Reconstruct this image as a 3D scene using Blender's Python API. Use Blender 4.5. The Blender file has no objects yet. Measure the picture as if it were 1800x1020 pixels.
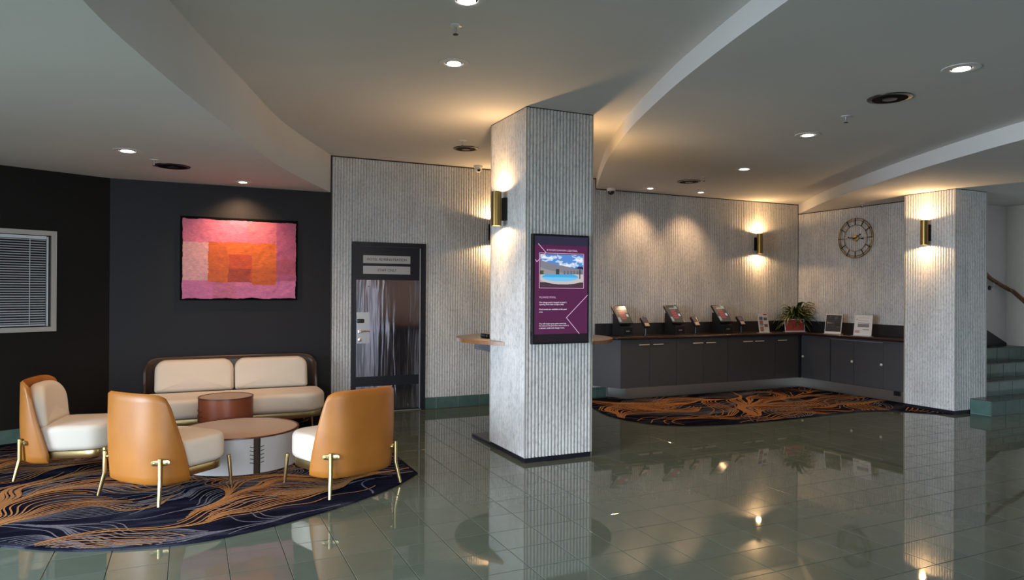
import bpy, bmesh, math, random
from mathutils import Vector, Matrix, noise

scene = bpy.context.scene
COL = scene.collection
random.seed(7)
PI = math.pi
R = math.radians

# ------------------------------------------------------------------ camera
EYE = 1.5
F_PX = 1218.46
YAW, PITCH, ROLL = R(24.92), R(0.1244), R(0.345)
cam_d = bpy.data.cameras.new('camera')
cam_d.sensor_fit = 'HORIZONTAL'
cam_d.sensor_width = 36.0
cam_d.lens = F_PX / 1800 * 36.0
cam_d.clip_end = 100
cam = bpy.data.objects.new('camera', cam_d)
COL.objects.link(cam)
_r = Vector((math.cos(YAW), -math.sin(YAW), 0))
_f0 = Vector((math.sin(YAW), math.cos(YAW), 0))
_z = Vector((0, 0, 1))
_f = _f0 * math.cos(PITCH) + _z * math.sin(PITCH)
_u = _z * math.cos(PITCH) - _f0 * math.sin(PITCH)
_rc = _r * math.cos(ROLL) + _u * math.sin(ROLL)
_uc = _u * math.cos(ROLL) - _r * math.sin(ROLL)
m = Matrix((_rc, _uc, -_f)).transposed().to_4x4()
m.translation = (0, 0, EYE)
cam.matrix_world = m
scene.camera = cam

# ------------------------------------------------------------------ world, daylight, exposure
world = bpy.data.worlds.new('world')
scene.world = world
world.use_nodes = True
bg = world.node_tree.nodes['Background']
bg.inputs[0].default_value = (0.72, 0.83, 1.0, 1)
bg.inputs[1].default_value = 0.2

def area(name, loc, rot, sx, sy, power, color):
    l = bpy.data.lights.new(name, 'AREA')
    l.shape = 'RECTANGLE'
    l.size, l.size_y, l.energy, l.color = sx, sy, power, color
    o = bpy.data.objects.new(name, l)
    l.spread = R(92)
    o.location, o.rotation_euler = loc, rot
    COL.objects.link(o)
    return o
# daylight entering the entrance glazing on the left and the glazing behind the photographer
area('daylight_left', (-5.25, 1.4, 1.15), (R(62), 0, R(-90)), 8.0, 2.1, 940, (0.73, 0.86, 1.0))
area('daylight_behind', (-1.4, -3.25, 1.15), (R(64), 0, 0), 5.6, 2.1, 225, (0.78, 0.89, 1.0))

vs = scene.view_settings
vs.view_transform = 'Standard'
vs.look = 'None'
vs.exposure = 0.0
vs.gamma = 1.0
vs.use_curve_mapping = False
scene.cycles.max_bounces = 8
scene.cycles.diffuse_bounces = 5
scene.cycles.glossy_bounces = 4
scene.cycles.sample_clamp_indirect = 6.0
scene.cycles.caustics_reflective = False
scene.cycles.caustics_refractive = False

# ------------------------------------------------------------------ room measures (metres)
HHI, HMID, HLO, HLEFT = 3.12, 2.973, 2.818, 2.675
YW = 8.45          # long back wall
XC = 9.17          # wall with the clock
XS, YS = 11.1, 6.3  # stair walls
XWEST, YSOUTH = -5.0, -3.0
P1 = (2.652, 3.336, 5.432, 6.216)
P2 = (8.640, 9.277, 5.501, 6.182)

# ------------------------------------------------------------------ materials
def lin(c):
    return tuple(((x / 255 / 12.92) if x / 255 <= 0.04045 else ((x / 255 + 0.055) / 1.055) ** 2.4) for x in c)

MATS = {}
def mat(name, color, rough=0.5, metal=0.0, emit=None, estr=0.0, ior=1.5, sheen=0.0, coat=0.0, spec=0.5):
    mt = bpy.data.materials.new(name)
    mt.use_nodes = True
    b = mt.node_tree.nodes['Principled BSDF']
    b.inputs['Base Color'].default_value = (*color, 1)
    b.inputs['Roughness'].default_value = rough
    b.inputs['Metallic'].default_value = metal
    b.inputs['IOR'].default_value = ior
    b.inputs['Sheen Weight'].default_value = sheen
    b.inputs['Specular IOR Level'].default_value = spec
    b.inputs['Coat Weight'].default_value = coat
    if emit:
        b.inputs['Emission Color'].default_value = (*emit, 1)
        b.inputs['Emission Strength'].default_value = estr
    MATS[name] = mt
    return mt

class N:
    """tiny node-graph helper"""
    def __init__(s, mt):
        s.t = mt.node_tree
        s.b = s.t.nodes['Principled BSDF']
    def n(s, kind, **kw):
        x = s.t.nodes.new(kind)
        for k, v in kw.items():
            setattr(x, k, v)
        return x
    def l(s, a, b):
        s.t.links.new(a, b)
    def coord(s, scale=(1, 1, 1), rot=(0, 0, 0), loc=(0, 0, 0), out='Object'):
        tc = s.n('ShaderNodeTexCoord')
        mp = s.n('ShaderNodeMapping')
        mp.inputs['Scale'].default_value = scale
        mp.inputs['Rotation'].default_value = rot
        mp.inputs['Location'].default_value = loc
        s.l(tc.outputs[out], mp.inputs[0])
        return mp.outputs[0]
    def noise(s, vec, scale, detail=2.0, rough=0.5, dist=0.0):
        x = s.n('ShaderNodeTexNoise')
        x.inputs['Scale'].default_value = scale
        x.inputs['Detail'].default_value = detail
        x.inputs['Roughness'].default_value = rough
        x.inputs['Distortion'].default_value = dist
        s.l(vec, x.inputs['Vector'])
        return x.outputs['Fac']
    def math(s, op, a, b=None, c=None):
        x = s.n('ShaderNodeMath', operation=op)
        for i, v in enumerate((a, b, c)):
            if v is None:
                continue
            if isinstance(v, (int, float)):
                x.inputs[i].default_value = v
            else:
                s.l(v, x.inputs[i])
        return x.outputs[0]
    def ramp(s, fac, stops):
        x = s.n('ShaderNodeValToRGB')
        e = x.color_ramp.elements
        while len(e) < len(stops):
            e.new(0.5)
        for i, (p, c) in enumerate(stops):
            e[i].position = p
            e[i].color = (*c, 1) if len(c) == 3 else c
        s.l(fac, x.inputs[0])
        return x.outputs[0]
    def mix(s, fac, a, b):
        x = s.n('ShaderNodeMix', data_type='RGBA')
        if isinstance(fac, (int, float)):
            x.inputs[0].default_value = fac
        else:
            s.l(fac, x.inputs[0])
        for i, v in ((6, a), (7, b)):
            if isinstance(v, tuple):
                x.inputs[i].default_value = (*v, 1)
            else:
                s.l(v, x.inputs[i])
        return x.outputs[2]
    def bump(s, h, strength, dist=0.01):
        x = s.n('ShaderNodeBump')
        x.inputs['Strength'].default_value = strength
        x.inputs['Distance'].default_value = dist
        s.l(h, x.inputs['Height'])
        s.l(x.outputs[0], s.b.inputs['Normal'])
    def base(s, c):
        s.l(c, s.b.inputs['Base Color'])

def build_mats():
    # fluted pale stone-print cladding
    g = N(mat('fluted_stone', (.6, .6, .58), 0.55))
    v = g.coord((1, 1, 0.6))
    a = g.noise(v, 42, 4, 0.6)
    b = g.noise(g.coord((1, 1, 0.5)), 5, 3, 0.5)
    c = g.ramp(a, [(0.28, (.44, .435, .425)), (0.45, (.62, .61, .595)), (0.60, (.70, .69, .67))])
    d = g.ramp(b, [(0.35, (.86, .86, .87)), (0.65, (1, 1, 1))])
    mx = g.n('ShaderNodeMix', data_type='RGBA', blend_type='MULTIPLY')
    mx.inputs[0].default_value = 1
    g.l(c, mx.inputs[6]); g.l(d, mx.inputs[7])
    g.base(mx.outputs[2])
    # ceiling paint
    g = N(mat('ceiling_paint', (.66, .65, .63), 0.8))
    n = g.noise(g.coord(), 0.8, 3)
    g.base(g.ramp(n, [(.3, (.63, .625, .61)), (.7, (.69, .68, .66))]))
    # dark wallcovering
    g = N(mat('dark_wallpaper', (.014, .013, .018), 0.6, spec=0.3))
    n = g.noise(g.coord((1, 1, 6)), 60, 3)
    g.base(g.ramp(n, [(.3, (.008, .0075, .010)), (.7, (.016, .0145, .018))]))
    g.bump(n, 0.12, 0.002)
    g = N(mat('black_wallpaper', (.012, .009, .008), 0.6, spec=0.2))
    n = g.noise(g.coord((1, 1, 6)), 60, 3)
    g.base(g.ramp(n, [(.3, (.0045, .0035, .003)), (.7, (.008, .0065, .0055))]))
    # floor tiles
    g = N(mat('green_glazed_tile', (.10, .16, .14), 0.03, ior=1.55))
    oi = g.n('ShaderNodeObjectInfo')
    n = g.noise(g.coord(), 9, 4)
    k = g.math('ADD', g.math('MULTIPLY', oi.outputs['Random'], 0.5), g.math('MULTIPLY', n, 0.6))
    g.base(g.ramp(k, [(.2, (.085, .107, .084)), (.9, (.110, .133, .105))]))
    n2 = g.noise(g.coord(), 3.0, 1)
    g.bump(n2, 0.008, 0.01)
    g = N(mat('green_wall_tile', (.07, .14, .12), 0.12))
    n = g.noise(g.coord(), 12, 3)
    g.base(g.ramp(n, [(.3, (.066, .124, .108)), (.7, (.088, .152, .134))]))
    mat('grout', (.085, .09, .078), 0.7)
    g = N(mat('stair_tread', (.05, .055, .045), 0.25))
    n = g.noise(g.coord(), 20, 3)
    g.base(g.ramp(n, [(.3, (.035, .045, .038)), (.7, (.06, .07, .058))]))
    # carpet with flowing contour lines
    g = N(mat('wave_carpet', (.02, .02, .04), 0.95, spec=0.0))
    fine = g.noise(g.coord(), 160, 2)
    patch = g.noise(g.coord((0.6, 2.6, 1), (0, 0, R(20))), 1.6, 3, 0.6, 0.6)
    base = g.ramp(patch, [(.40, (.007, .007, .014)), (.54, (.013, .014, .028)), (.66, (.045, .048, .066))])
    c = base
    mx = g.n('ShaderNodeMix', data_type='RGBA', blend_type='MULTIPLY')
    mx.inputs[0].default_value = 1
    g.l(c, mx.inputs[6])
    g.l(g.ramp(fine, [(.3, (.6, .6, .6)), (.7, (1.15, 1.15, 1.15))]), mx.inputs[7])
    g.base(mx.outputs[2])
    g.bump(fine, 0.35, 0.004)
    for nm, ca, cb in (('copper_yarn', (.26, .115, .042), (.42, .21, .09)), ('slate_yarn', (.085, .088, .115), (.16, .16, .185))):
        g = N(mat(nm, ca, 0.95, spec=0.0))
        n = g.noise(g.coord(), 60, 3)
        g.base(g.ramp(n, [(.3, ca), (.7, cb)]))
    # furniture
    g = N(mat('tan_leather', (.46, .20, .045), 0.45))
    n = g.noise(g.coord(), 5, 2)
    g.base(g.ramp(n, [(.3, (.31, .108, .013)), (.7, (.36, .132, .018))]))
    g.bump(g.noise(g.coord(), 220, 2), 0.06, 0.002)
    for nm, c0 in (('cream_fabric', (.70, .61, .50)), ('white_leatherette', (.64, .585, .50))):
        g = N(mat(nm, c0, 0.6, sheen=0.1))
        n = g.noise(g.coord(), 240, 2)
        g.bump(n, 0.12, 0.002)
    mat('brass', (.48, .37, .18), 0.30, 1.0)
    mat('aged_brass', (.34, .225, .075), 0.34, 1.0)
    mat('dark_bronze', (.05, .032, .024), 0.4, 0.3)
    g = N(mat('terracotta_lacquer', (.22, .055, .02), 0.38))
    n = g.noise(g.coord(), 4, 2)
    g.base(g.ramp(n, [(.3, (.20, .048, .018)), (.7, (.25, .066, .026))]))
    mat('taupe_top', (.46, .36, .28), 0.45)
    mat('pale_laminate', (.42, .415, .41), 0.35)
    mat('brown_rim', (.10, .028, .015), 0.35)
    mat('black', (.006, .006, .007), 0.45, spec=0.3)
    mat('matt_black', (.003, .003, .003), 0.7, spec=0.05)
    mat('black_satin', (.012, .012, .014), 0.28)
    mat('navy_black_paint', (.010, .010, .017), 0.35)
    mat('white_plastic', (.75, .75, .74), 0.4)
    mat('white_trim', (.42, .39, .35), 0.5)
    g = N(mat('steel', (.50, .48, .57), 0.13, 1.0))  # lilac in the base colour imitates purple surroundings mirrored by the door
    n = g.noise(g.coord((5.0, 1, 0.55)), 1.6, 2, 0.5, 0.4)
    g.bump(n, 0.5, 0.02)
    mat('brushed_steel', (.55, .55, .56), 0.38, 1.0)
    mat('plinth_steel', (.40, .385, .36), 0.36, 1.0)
    mat('satin_nickel', (.75, .68, .60), 0.3, 1.0)
    mat('pale_handle', (.85, .79, .70), 0.35, 0.3)  # pale and barely metallic: warm downlight glint is put into the colour
    mat('sign_plate', (.50, .48, .46), 0.4, 0.3)
    mat('ink', (.03, .03, .035), 0.6)
    g = N(mat('charcoal_laminate', (.035, .036, .042), 0.42))
    n = g.noise(g.coord((1, 1, 30)), 8, 3)
    g.base(g.ramp(n, [(.3, (.046, .044, .045)), (.7, (.058, .056, .056))]))
    mat('grey_laminate', (.058, .058, .064), 0.42)
    g = N(mat('dark_worktop', (.028, .017, .014), 0.22))
    n = g.noise(g.coord((1, 1, 1)), 30, 4)
    g.base(g.ramp(n, [(.3, (.018, .011, .010)), (.7, (.045, .026, .02))]))
    mat('worktop_edge', (.03, .012, .009), 0.18)
    mat('upstand', (.022, .02, .022), 0.35)
    g = N(mat('oak_table', (.30, .15, .06), 0.35))
    n = g.noise(g.coord((2, 14, 2)), 6, 4)
    g.base(g.ramp(n, [(.3, (.20, .085, .03)), (.7, (.30, .14, .05))]))
    mat('table_surface', (.16, .13, .11), 0.3)
    g = N(mat('handrail_wood', (.16, .06, .02), 0.25))
    n = g.noise(g.coord((3, 3, 3)), 12, 3)
    g.base(g.ramp(n, [(.3, (.12, .045, .016)), (.7, (.20, .08, .028))]))
    mat('grey_wall_paint', (.74, .72, .74), 0.8)
    mat('beige_wall_paint', (.82, .76, .68), 0.8)
    mat('plain_wall_paint', (.60, .58, .55), 0.8)
    mat('warm_lamp', (1, .9, .75), 0.5, emit=(1, .80, .52), estr=14)
    mat('down_lamp', (1, .95, .9), 0.5, emit=(1, .92, .82), estr=9)
    mat('maroon_glaze', (.10, .008, .012), 0.08)
    g = N(mat('fern_leaf', (.035, .06, .015), 0.45))
    oi = g.n('ShaderNodeObjectInfo')
    g.base(g.ramp(oi.outputs['Random'], [(0, (.025, .048, .010)), (1, (.10, .12, .03))]))
    mat('yellow_plastic', (.55, .38, .02), 0.4)
    mat('slat_white', (.66, .67, .70), 0.35)
    mat('office_dark', (.03, .032, .045), 0.8)
    g = N(mat('dark_glass', (.012, .013, .02), 0.05))
    mat('paper_white', (.74, .73, .74), 0.6)
    mat('print_blue', (.10, .12, .30), 0.6)
    mat('print_orange', (.42, .16, .09), 0.6)
    mat('print_brown', (.20, .09, .08), 0.6)
    mat('print_red', (.34, .045, .035), 0.5)
    mat('print_red_pale', (.55, .20, .16), 0.5)
    mat('print_dark', (.035, .037, .042), 0.5)
    mat('print_grey', (.24, .24, .25), 0.6)
    mat('print_tan', (.45, .36, .32), 0.6)
    mat('print_olive', (.16, .14, .06), 0.6)
    mat('tile_joint', (.34, .38, .35), 0.6)
    mat('acrylic', (.55, .57, .60), 0.1)
    def emis(nm, c, s=1.0):
        return mat(nm, (0.01, 0.01, 0.01), 0.15, emit=c, estr=s)
    emis('screen_purple', lin((84, 30, 72)))
    emis('screen_navy', lin((44, 40, 62)))
    emis('screen_black', lin((24, 14, 24)))
    emis('screen_pink', lin((214, 176, 206)))
    emis('screen_white', lin((232, 224, 238)))
    emis('kiosk_face', lin((66, 62, 58)), 0.9)
    emis('kiosk_red', lin((138, 56, 60)), 1.0)
    emis('kiosk_white', lin((170, 170, 164)), 1.0)
    emis('kiosk_teal', lin((120, 132, 128)), 1.0)
    emis('reader_face', lin((88, 70, 78)), 0.8)
    # materials that read their flat colours from a face colour attribute (paint, picture)
    g = N(mat('painted_canvas', (.5, .2, .2), 0.55))
    at = g.n('ShaderNodeVertexColor'); at.layer_name = 'paint'
    n = g.noise(g.coord((1, 1, 2.2)), 26, 5, 0.6, 0.4)
    mx = g.n('ShaderNodeMix', data_type='RGBA', blend_type='MULTIPLY')
    mx.inputs[0].default_value = 1
    g.l(at.outputs[0], mx.inputs[6])
    g.l(g.ramp(n, [(.3, (.78, .78, .78)), (.7, (1.12, 1.1, 1.12))]), mx.inputs[7])
    g.base(mx.outputs[2])
    g.bump(n, 0.6, 0.006)
    g = N(mat('screen_picture', (.01, .01, .01), 0.15))
    at = g.n('ShaderNodeVertexColor'); at.layer_name = 'paint'
    g.l(at.outputs[0], g.b.inputs['Emission Color'])
    g.b.inputs['Emission Strength'].default_value = 1.0
build_mats()

# ------------------------------------------------------------------ mesh helpers
class MB:
    def __init__(s):
        s.v, s.f = [], []
    def add(s, verts, faces):
        o = len(s.v)
        s.v += [tuple(p) for p in verts]
        s.f += [tuple(i + o for i in f) for f in faces]
        return s
    def box(s, x0, x1, y0, y1, z0, z1):
        v = [(x, y, z) for z in (z0, z1) for y in (y0, y1) for x in (x0, x1)]
        return s.add(v, [(0, 2, 3, 1), (4, 5, 7, 6), (0, 1, 5, 4), (2, 6, 7, 3), (0, 4, 6, 2), (1, 3, 7, 5)])
    def prism(s, poly, z0, z1):
        n = len(poly)
        v = [(x, y, z0) for x, y in poly] + [(x, y, z1) for x, y in poly]
        f = [tuple(range(n))[::-1], tuple(range(n, 2 * n))]
        f += [(i, (i + 1) % n, n + (i + 1) % n, n + i) for i in range(n)]
        return s.add(v, f)
    def loops(s, rings, cap0=True, cap1=True):
        n = len(rings[0])
        v = [p for r in rings for p in r]
        f = []
        for k in range(len(rings) - 1):
            for i in range(n):
                j = (i + 1) % n
                f.append((k * n + i, k * n + j, (k + 1) * n + j, (k + 1) * n + i))
        if cap0:
            f.append(tuple(range(n))[::-1])
        if cap1:
            f.append(tuple(range((len(rings) - 1) * n, len(rings) * n)))
        return s.add(v, f)
    def lathe(s, prof, seg=24, c=(0, 0), cap0=True, cap1=True):
        return s.loops([[(c[0] + r * math.cos(2 * PI * i / seg), c[1] + r * math.sin(2 * PI * i / seg), z)
                         for i in range(seg)] for r, z in prof], cap0, cap1)
    def tube(s, pts, rad, seg=10, closed=False):
        pts = [Vector(p) for p in pts]
        n = len(pts)
        rs = rad if isinstance(rad, (list, tuple)) else [rad] * n
        rings = []
        ref = None
        for i, p in enumerate(pts):
            a = pts[(i - 1) % n] if (closed or i > 0) else p
            b = pts[(i + 1) % n] if (closed or i < n - 1) else p
            t = (b - a).normalized()
            if ref is None:
                ref = Vector((0, 0, 1)) if abs(t.z) < 0.9 else Vector((1, 0, 0))
            x = t.cross(ref).normalized()
            y = x.cross(t).normalized()
            ref = y
            rings.append([p + (x * math.cos(2 * PI * k / seg) + y * math.sin(2 * PI * k / seg)) * rs[i] for k in range(seg)])
        if closed:
            rings.append(rings[0])
            return s.loops(rings, False, False)
        return s.loops(rings)
    def pillow(s, outline, z0, z1, r, steps=4, crown=0.0):
        """closed outline (x,y) CCW extruded z0..z1 with rounded rims; crown lifts the middle"""
        n = len(outline)
        P = [Vector((x, y)) for x, y in outline]
        nor = []
        for i in range(n):
            d = (P[(i + 1) % n] - P[i - 1]).normalized()
            nor.append(Vector((d.y, -d.x)))
        rings = []
        for k in range(steps + 1):
            a = PI / 2 * k / steps
            o = r * (1 - math.sin(a)); z = z0 + r * (1 - math.cos(a))
            rings.append([(p.x - q.x * o, p.y - q.y * o, z) for p, q in zip(P, nor)])
        for k in range(steps + 1):
            a = PI / 2 * (1 - k / steps)
            o = r * (1 - math.sin(a)); z = z1 - r * (1 - math.cos(a))
            rings.append([(p.x - q.x * o, p.y - q.y * o, z) for p, q in zip(P, nor)])
        if crown:
            c = sum((Vector(p[:2]) for p in rings[-1]), Vector((0, 0))) / n
            top = rings[-1]
            for t in (0.12, 0.28, 0.45, 0.62, 0.78, 0.9, 0.98):
                rings.append([(p[0] + (c.x - p[0]) * t, p[1] + (c.y - p[1]) * t, z1 + crown * (1 - (1 - t) ** 2)) for p in top])
        return s.loops(rings)
    def xf(s, mtx):
        s.v = [tuple(mtx @ Vector(p)) for p in s.v]
        return s
    def mesh(s, name, smooth=35):
        me = bpy.data.meshes.new(name)
        me.from_pydata(s.v, [], s.f)
        bm = bmesh.new(); bm.from_mesh(me)
        bmesh.ops.recalc_face_normals(bm, faces=bm.faces)
        bm.to_mesh(me); bm.free()
        if smooth:
            for p in me.polygons:
                p.use_smooth = True
            me.set_sharp_from_angle(angle=R(smooth))
        return me
    def build(s, name, material, parent=None, smooth=35, loc=None, rot=None):
        me = s.mesh(name, smooth)
        me.materials.append(MATS[material])
        o = bpy.data.objects.new(name, me)
        COL.objects.link(o)
        if parent is not None:
            o.parent = parent
        if loc is not None:
            o.location = loc
        if rot is not None:
            o.rotation_euler = rot
        return o

def tag(o, label=None, cat=None, group=None, kind=None):
    if label: o['label'] = label
    if cat: o['category'] = cat
    if group: o['group'] = group
    if kind: o['kind'] = kind
    return o

def thing(name, label, cat, loc=(0, 0, 0), rz=0.0, group=None, kind=None):
    o = bpy.data.objects.new(name, None)
    o.empty_display_size = 0.1
    COL.objects.link(o)
    o.location = loc
    o.rotation_euler = (0, 0, rz)
    return tag(o, label, cat, group, kind)

def struct(o, label=None):
    return tag(o, label, None, None, 'structure')

def copy_tree(o, parent=None):
    c = o.copy()
    COL.objects.link(c)
    c.parent = parent
    for ch in o.children:
        copy_tree(ch, c)
    return c

def share(me, name, parent, loc, rot=(0, 0, 0), scale=None):
    o = bpy.data.objects.new(name, me)
    COL.objects.link(o)
    o.parent = parent
    o.location = loc
    o.rotation_euler = rot
    if scale:
        o.scale = scale
    return o

def smooth_curve(pts, per=8):
    """Catmull-Rom through 2D points"""
    P = [Vector(p) for p in pts]
    P = [2 * P[0] - P[1]] + P + [2 * P[-1] - P[-2]]
    out = []
    for i in range(1, len(P) - 2):
        a, b, c, d = P[i - 1:i + 3]
        for k in range(per):
            t = k / per
            out.append(0.5 * (2 * b + (c - a) * t + (2 * a - 5 * b + 4 * c - d) * t * t + (3 * b - a - 3 * c + d) * t ** 3))
    out.append(P[-2])
    return [tuple(p) for p in out]

def round_rect(x0, x1, y0, y1, r, seg=6):
    """CCW outline, r = radius or (bl, br, tr, tl)"""
    rs = r if isinstance(r, (tuple, list)) else (r,) * 4
    out = []
    for (cx, cy, a0, rr) in ((x0, y0, 180, rs[0]), (x1, y0, 270, rs[1]), (x1, y1, 0, rs[2]), (x0, y1, 90, rs[3])):
        sx = 1 if cx == x0 else -1
        sy = 1 if cy == y0 else -1
        for k in range(seg + 1):
            a = R(a0 + 90 * k / seg)
            out.append((cx + sx * rr + rr * math.cos(a), cy + sy * rr + rr * math.sin(a)))
    return out

def spot(name, loc, direction, power, color, size_deg, blend, radius, parent=None):
    l = bpy.data.lights.new(name, 'SPOT')
    l.energy, l.color, l.spot_size, l.spot_blend, l.shadow_soft_size = power, color, R(size_deg), blend, radius
    o = bpy.data.objects.new(name, l)
    COL.objects.link(o)
    o.location = loc
    o.rotation_euler = Vector(direction).to_track_quat('-Z', 'Y').to_euler()
    if parent is not None:
        o.parent = parent
    return o

WARM = (1.0, 0.60, 0.27)
DOWN = (1.0, 0.61, 0.33)

# ------------------------------------------------------------------ floor
XT0, YT0, TPX, TPY = 2.28, 3.37, 0.297, 0.2925
carpet1_edge = smooth_curve([(-2.45, 6.9), (-1.9, 5.9), (-1.40, 5.28), (-0.987, 4.90), (-0.56, 4.62), (-0.092, 4.506),
                             (0.282, 4.545), (0.792, 4.755), (1.194, 4.997), (1.463, 5.21), (1.70, 5.47)], 6)
carpet1_poly = carpet1_edge + [(1.70, 8.43), (-0.79, 8.43), (-2.45, 7.63)]
carpet2_poly = smooth_curve([(5.0, 8.30), (4.72, 7.65), (4.60, 7.05), (4.72, 6.54), (4.98, 6.27), (5.483, 6.11), (6.23, 6.06), (7.208, 6.09),
                             (7.80, 6.08), (8.228, 5.88), (8.39, 5.69), (8.60, 5.50)], 5) + \
               [(8.60, 6.27), (8.83, 6.27), (8.83, 8.09), (5.52, 8.09), (5.44, 8.30)]

def inside(poly, x, y):
    c = False
    n = len(poly)
    for i in range(n):
        x1, y1 = poly[i]; x2, y2 = poly[i - 1]
        if (y1 > y) != (y2 > y) and x < (x2 - x1) * (y - y1) / (y2 - y1) + x1:
            c = not c
    return c

def to_px(x, y, z=0.0):
    d = Vector((x, y, z - EYE))
    t = d.dot(_f)
    if t < 0.05:
        return None
    return 900 + F_PX * d.dot(_rc) / t, 510 - F_PX * d.dot(_uc) / t, t

def make_floor():
    fl = struct(MB().box(-5.1, 11.4, -3.1, 8.6, -0.12, -0.0035).build('floor', 'grout', smooth=0), 'green glazed square floor tiles, highly polished')
    hx, hy, bev = TPX / 2 - 0.002, TPY / 2 - 0.002, 0.0012
    def tile(mb, cx=0.0, cy=0.0):
        rings = []
        for (e, z) in ((0, -0.0034), (0, -bev), (bev, 0)):
            rings.append([(cx + sx * (hx - e), cy + sy * (hy - e), z) for sx, sy in ((-1, -1), (1, -1), (1, 1), (-1, 1))])
        mb.loops(rings, False, True)
    t = MB(); tile(t)
    tme = t.mesh('floor_tile', 0)
    tme.materials.append(MATS['green_glazed_tile'])
    near, rest = [], []
    for i in range(-25, 31):
        for j in range(-22, 19):
            cx, cy = XT0 + (i + 0.5) * TPX, YT0 + (j + 0.5) * TPY
            if cx < -4.9 or cx > 11.0 or cy < -2.9 or cy > 8.32:
                continue
            cov = [all(inside(pl, cx + sx * TPX / 2, cy + sy * TPY / 2) for sx in (-1, 1) for sy in (-1, 1)) for pl in (carpet1_poly, carpet2_poly)]
            if any(cov):
                continue
            if any(px[0] - 0.02 < cx - hx and cx + hx < px[1] + 0.02 and px[2] - 0.02 < cy - hy and cy + hy < px[3] + 0.02 for px in (P1, P2)):
                continue
            p = to_px(cx, cy)
            if p and -20 < p[0] < 1820 and 500 < p[1] < 1040 and not (XC - .4 < cx and cy > 5.5) and not (cx > 5.5 and cy > 8.1):
                near.append((p[2], cx, cy))
            else:
                rest.append((cx, cy))
    near.sort()
    for k, (d, cx, cy) in enumerate(near):
        if k < 300:
            share(tme, 'tile', fl, (cx, cy, 0), (random.gauss(0, .0004), random.gauss(0, .0004), 0))
        else:
            rest.append((cx, cy))
    mb = MB()
    for cx, cy in rest:
        tile(mb, cx, cy)
    tag(mb.build('tile_field', 'green_glazed_tile', fl, smooth=0), 'green glazed floor tiles further off', kind='stuff')
make_floor()

# ------------------------------------------------------------------ ceilings with curved drops
bulk_left = smooth_curve([(1.524, 8.6), (1.52, 8.45), (0.82, 7.02), (0.37, 5.76), (0.02, 4.75), (-0.25, 3.88), (-0.41, 3.25), (-0.55, 2.3), (-0.62, 1.2), (-0.62, 0), (-0.5, -1.5), (-0.3, -3.1)], 8)
bulk_mid = smooth_curve([(5.35, 8.6), (5.24, 8.45), (4.28, 6.70), (3.63, 5.32), (3.20, 4.21), (2.97, 3.5), (2.80, 2.9), (2.66, 2.3), (2.52, 1.4), (2.48, 0.2), (2.55, -1.2), (2.8, -3.1)], 8)
bulk_right = smooth_curve([(9.26, 8.6), (9.15, 8.42), (8.28, 7.15), (7.60, 5.99), (7.03, 4.92), (6.68, 4.17), (6.41, 3.5), (6.18, 2.7), (6.05, 1.5), (6.05, 0), (6.15, -1.5), (6.4, -3.1)], 8)
struct(MB().box(-5.2, 11.4, -3.2, 8.7, HHI, HHI + 0.12).build('ceiling', 'ceiling_paint', smooth=0), 'high plaster ceiling between the curved drops')
struct(MB().prism(bulk_left + [(-5.1, -3.1), (-5.1, 8.6)], HLEFT, HHI).build('ceiling', 'ceiling_paint', smooth=20), 'low plaster ceiling with a curved edge over the lounge')
struct(MB().prism(bulk_mid + [(11.3, -3.1), (11.3, 8.6)], HMID, HHI).build('ceiling', 'ceiling_paint', smooth=20), 'dropped plaster ceiling with a curved edge over the counter')
struct(MB().prism(bulk_right + [(11.3, -3.1), (11.3, 8.6)], HLO, HMID).build('ceiling', 'ceiling_paint', smooth=20), 'lowest plaster ceiling with a curved edge by the stairs')

# ------------------------------------------------------------------ walls
def flutes(p0, p1, z0, z1, pitch=0.0342, depth=0.014, back=0.02, seg=6):
    """half-round reeds from p0 to p1 (xy); the front of the reeds lies on the line p0-p1, outward to the right of it"""
    a, b = Vector(p0), Vector(p1)
    d = b - a
    L = d.length
    d.normalize()
    nrm = Vector((d.y, -d.x))
    n = max(1, round(L / pitch))
    w = L / n
    line = []
    for i in range(n):
        for k in range(seg + (1 if i == n - 1 else 0)):
            t = k / seg
            h = math.sqrt(max(0.0, 1 - (2 * t - 1) ** 2)) ** 0.9
            q = a + d * ((i + t) * w) - nrm * (depth * (1 - h))
            line.append((q.x, q.y))
    q = b - nrm * back
    line.append((q.x, q.y))
    q = a - nrm * back
    line.append((q.x, q.y))
    return MB().prism(line, z0, z1)

XD0, XD1, ZD = 1.783, 2.711, 2.096     # door opening
XFL = 1.528                            # left edge of the cladding
BT = 0.142                             # tile skirting height
def wall_group(name, label):
    o = struct(thing(name, label, None))
    if 'category' in o: del o['category']
    return o

wb = struct(MB().box(XFL, XD0, 8.47, 8.6, 0, HHI).box(XD1, 9.4, 8.47, 8.6, 0, HHI).box(XD0, XD1, 8.47, 8.6, ZD, HHI).build('wall_back', 'plain_wall_paint', smooth=0), 'long back wall clad in pale vertical reeded panels')
flutes((XFL + .012, YW), (XD0, YW), BT, HHI - .014).build('fluted_panel', 'fluted_stone', wb)
flutes((XD0, YW), (XD1, YW), ZD, HHI - .014).build('fluted_panel', 'fluted_stone', wb)
flutes((XD1, YW), (5.24, YW), BT, HHI - .014).build('fluted_panel', 'fluted_stone', wb)
flutes((5.24, YW), (XC, YW), BT, HMID - .012).build('fluted_panel', 'fluted_stone', wb)
MB().box(XFL, 5.25, YW - .004, 8.47, HHI - .014, HHI).build('edge_trim', 'dark_bronze', wb, 0)
MB().box(XFL, XFL + .012, YW - .004, 8.47, 0, HHI).build('edge_trim', 'dark_bronze', wb, 0)
MB().box(5.225, 5.24, YW - .004, 8.47, HMID - .012, HHI).build('edge_trim', 'dark_bronze', wb, 0)
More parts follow.
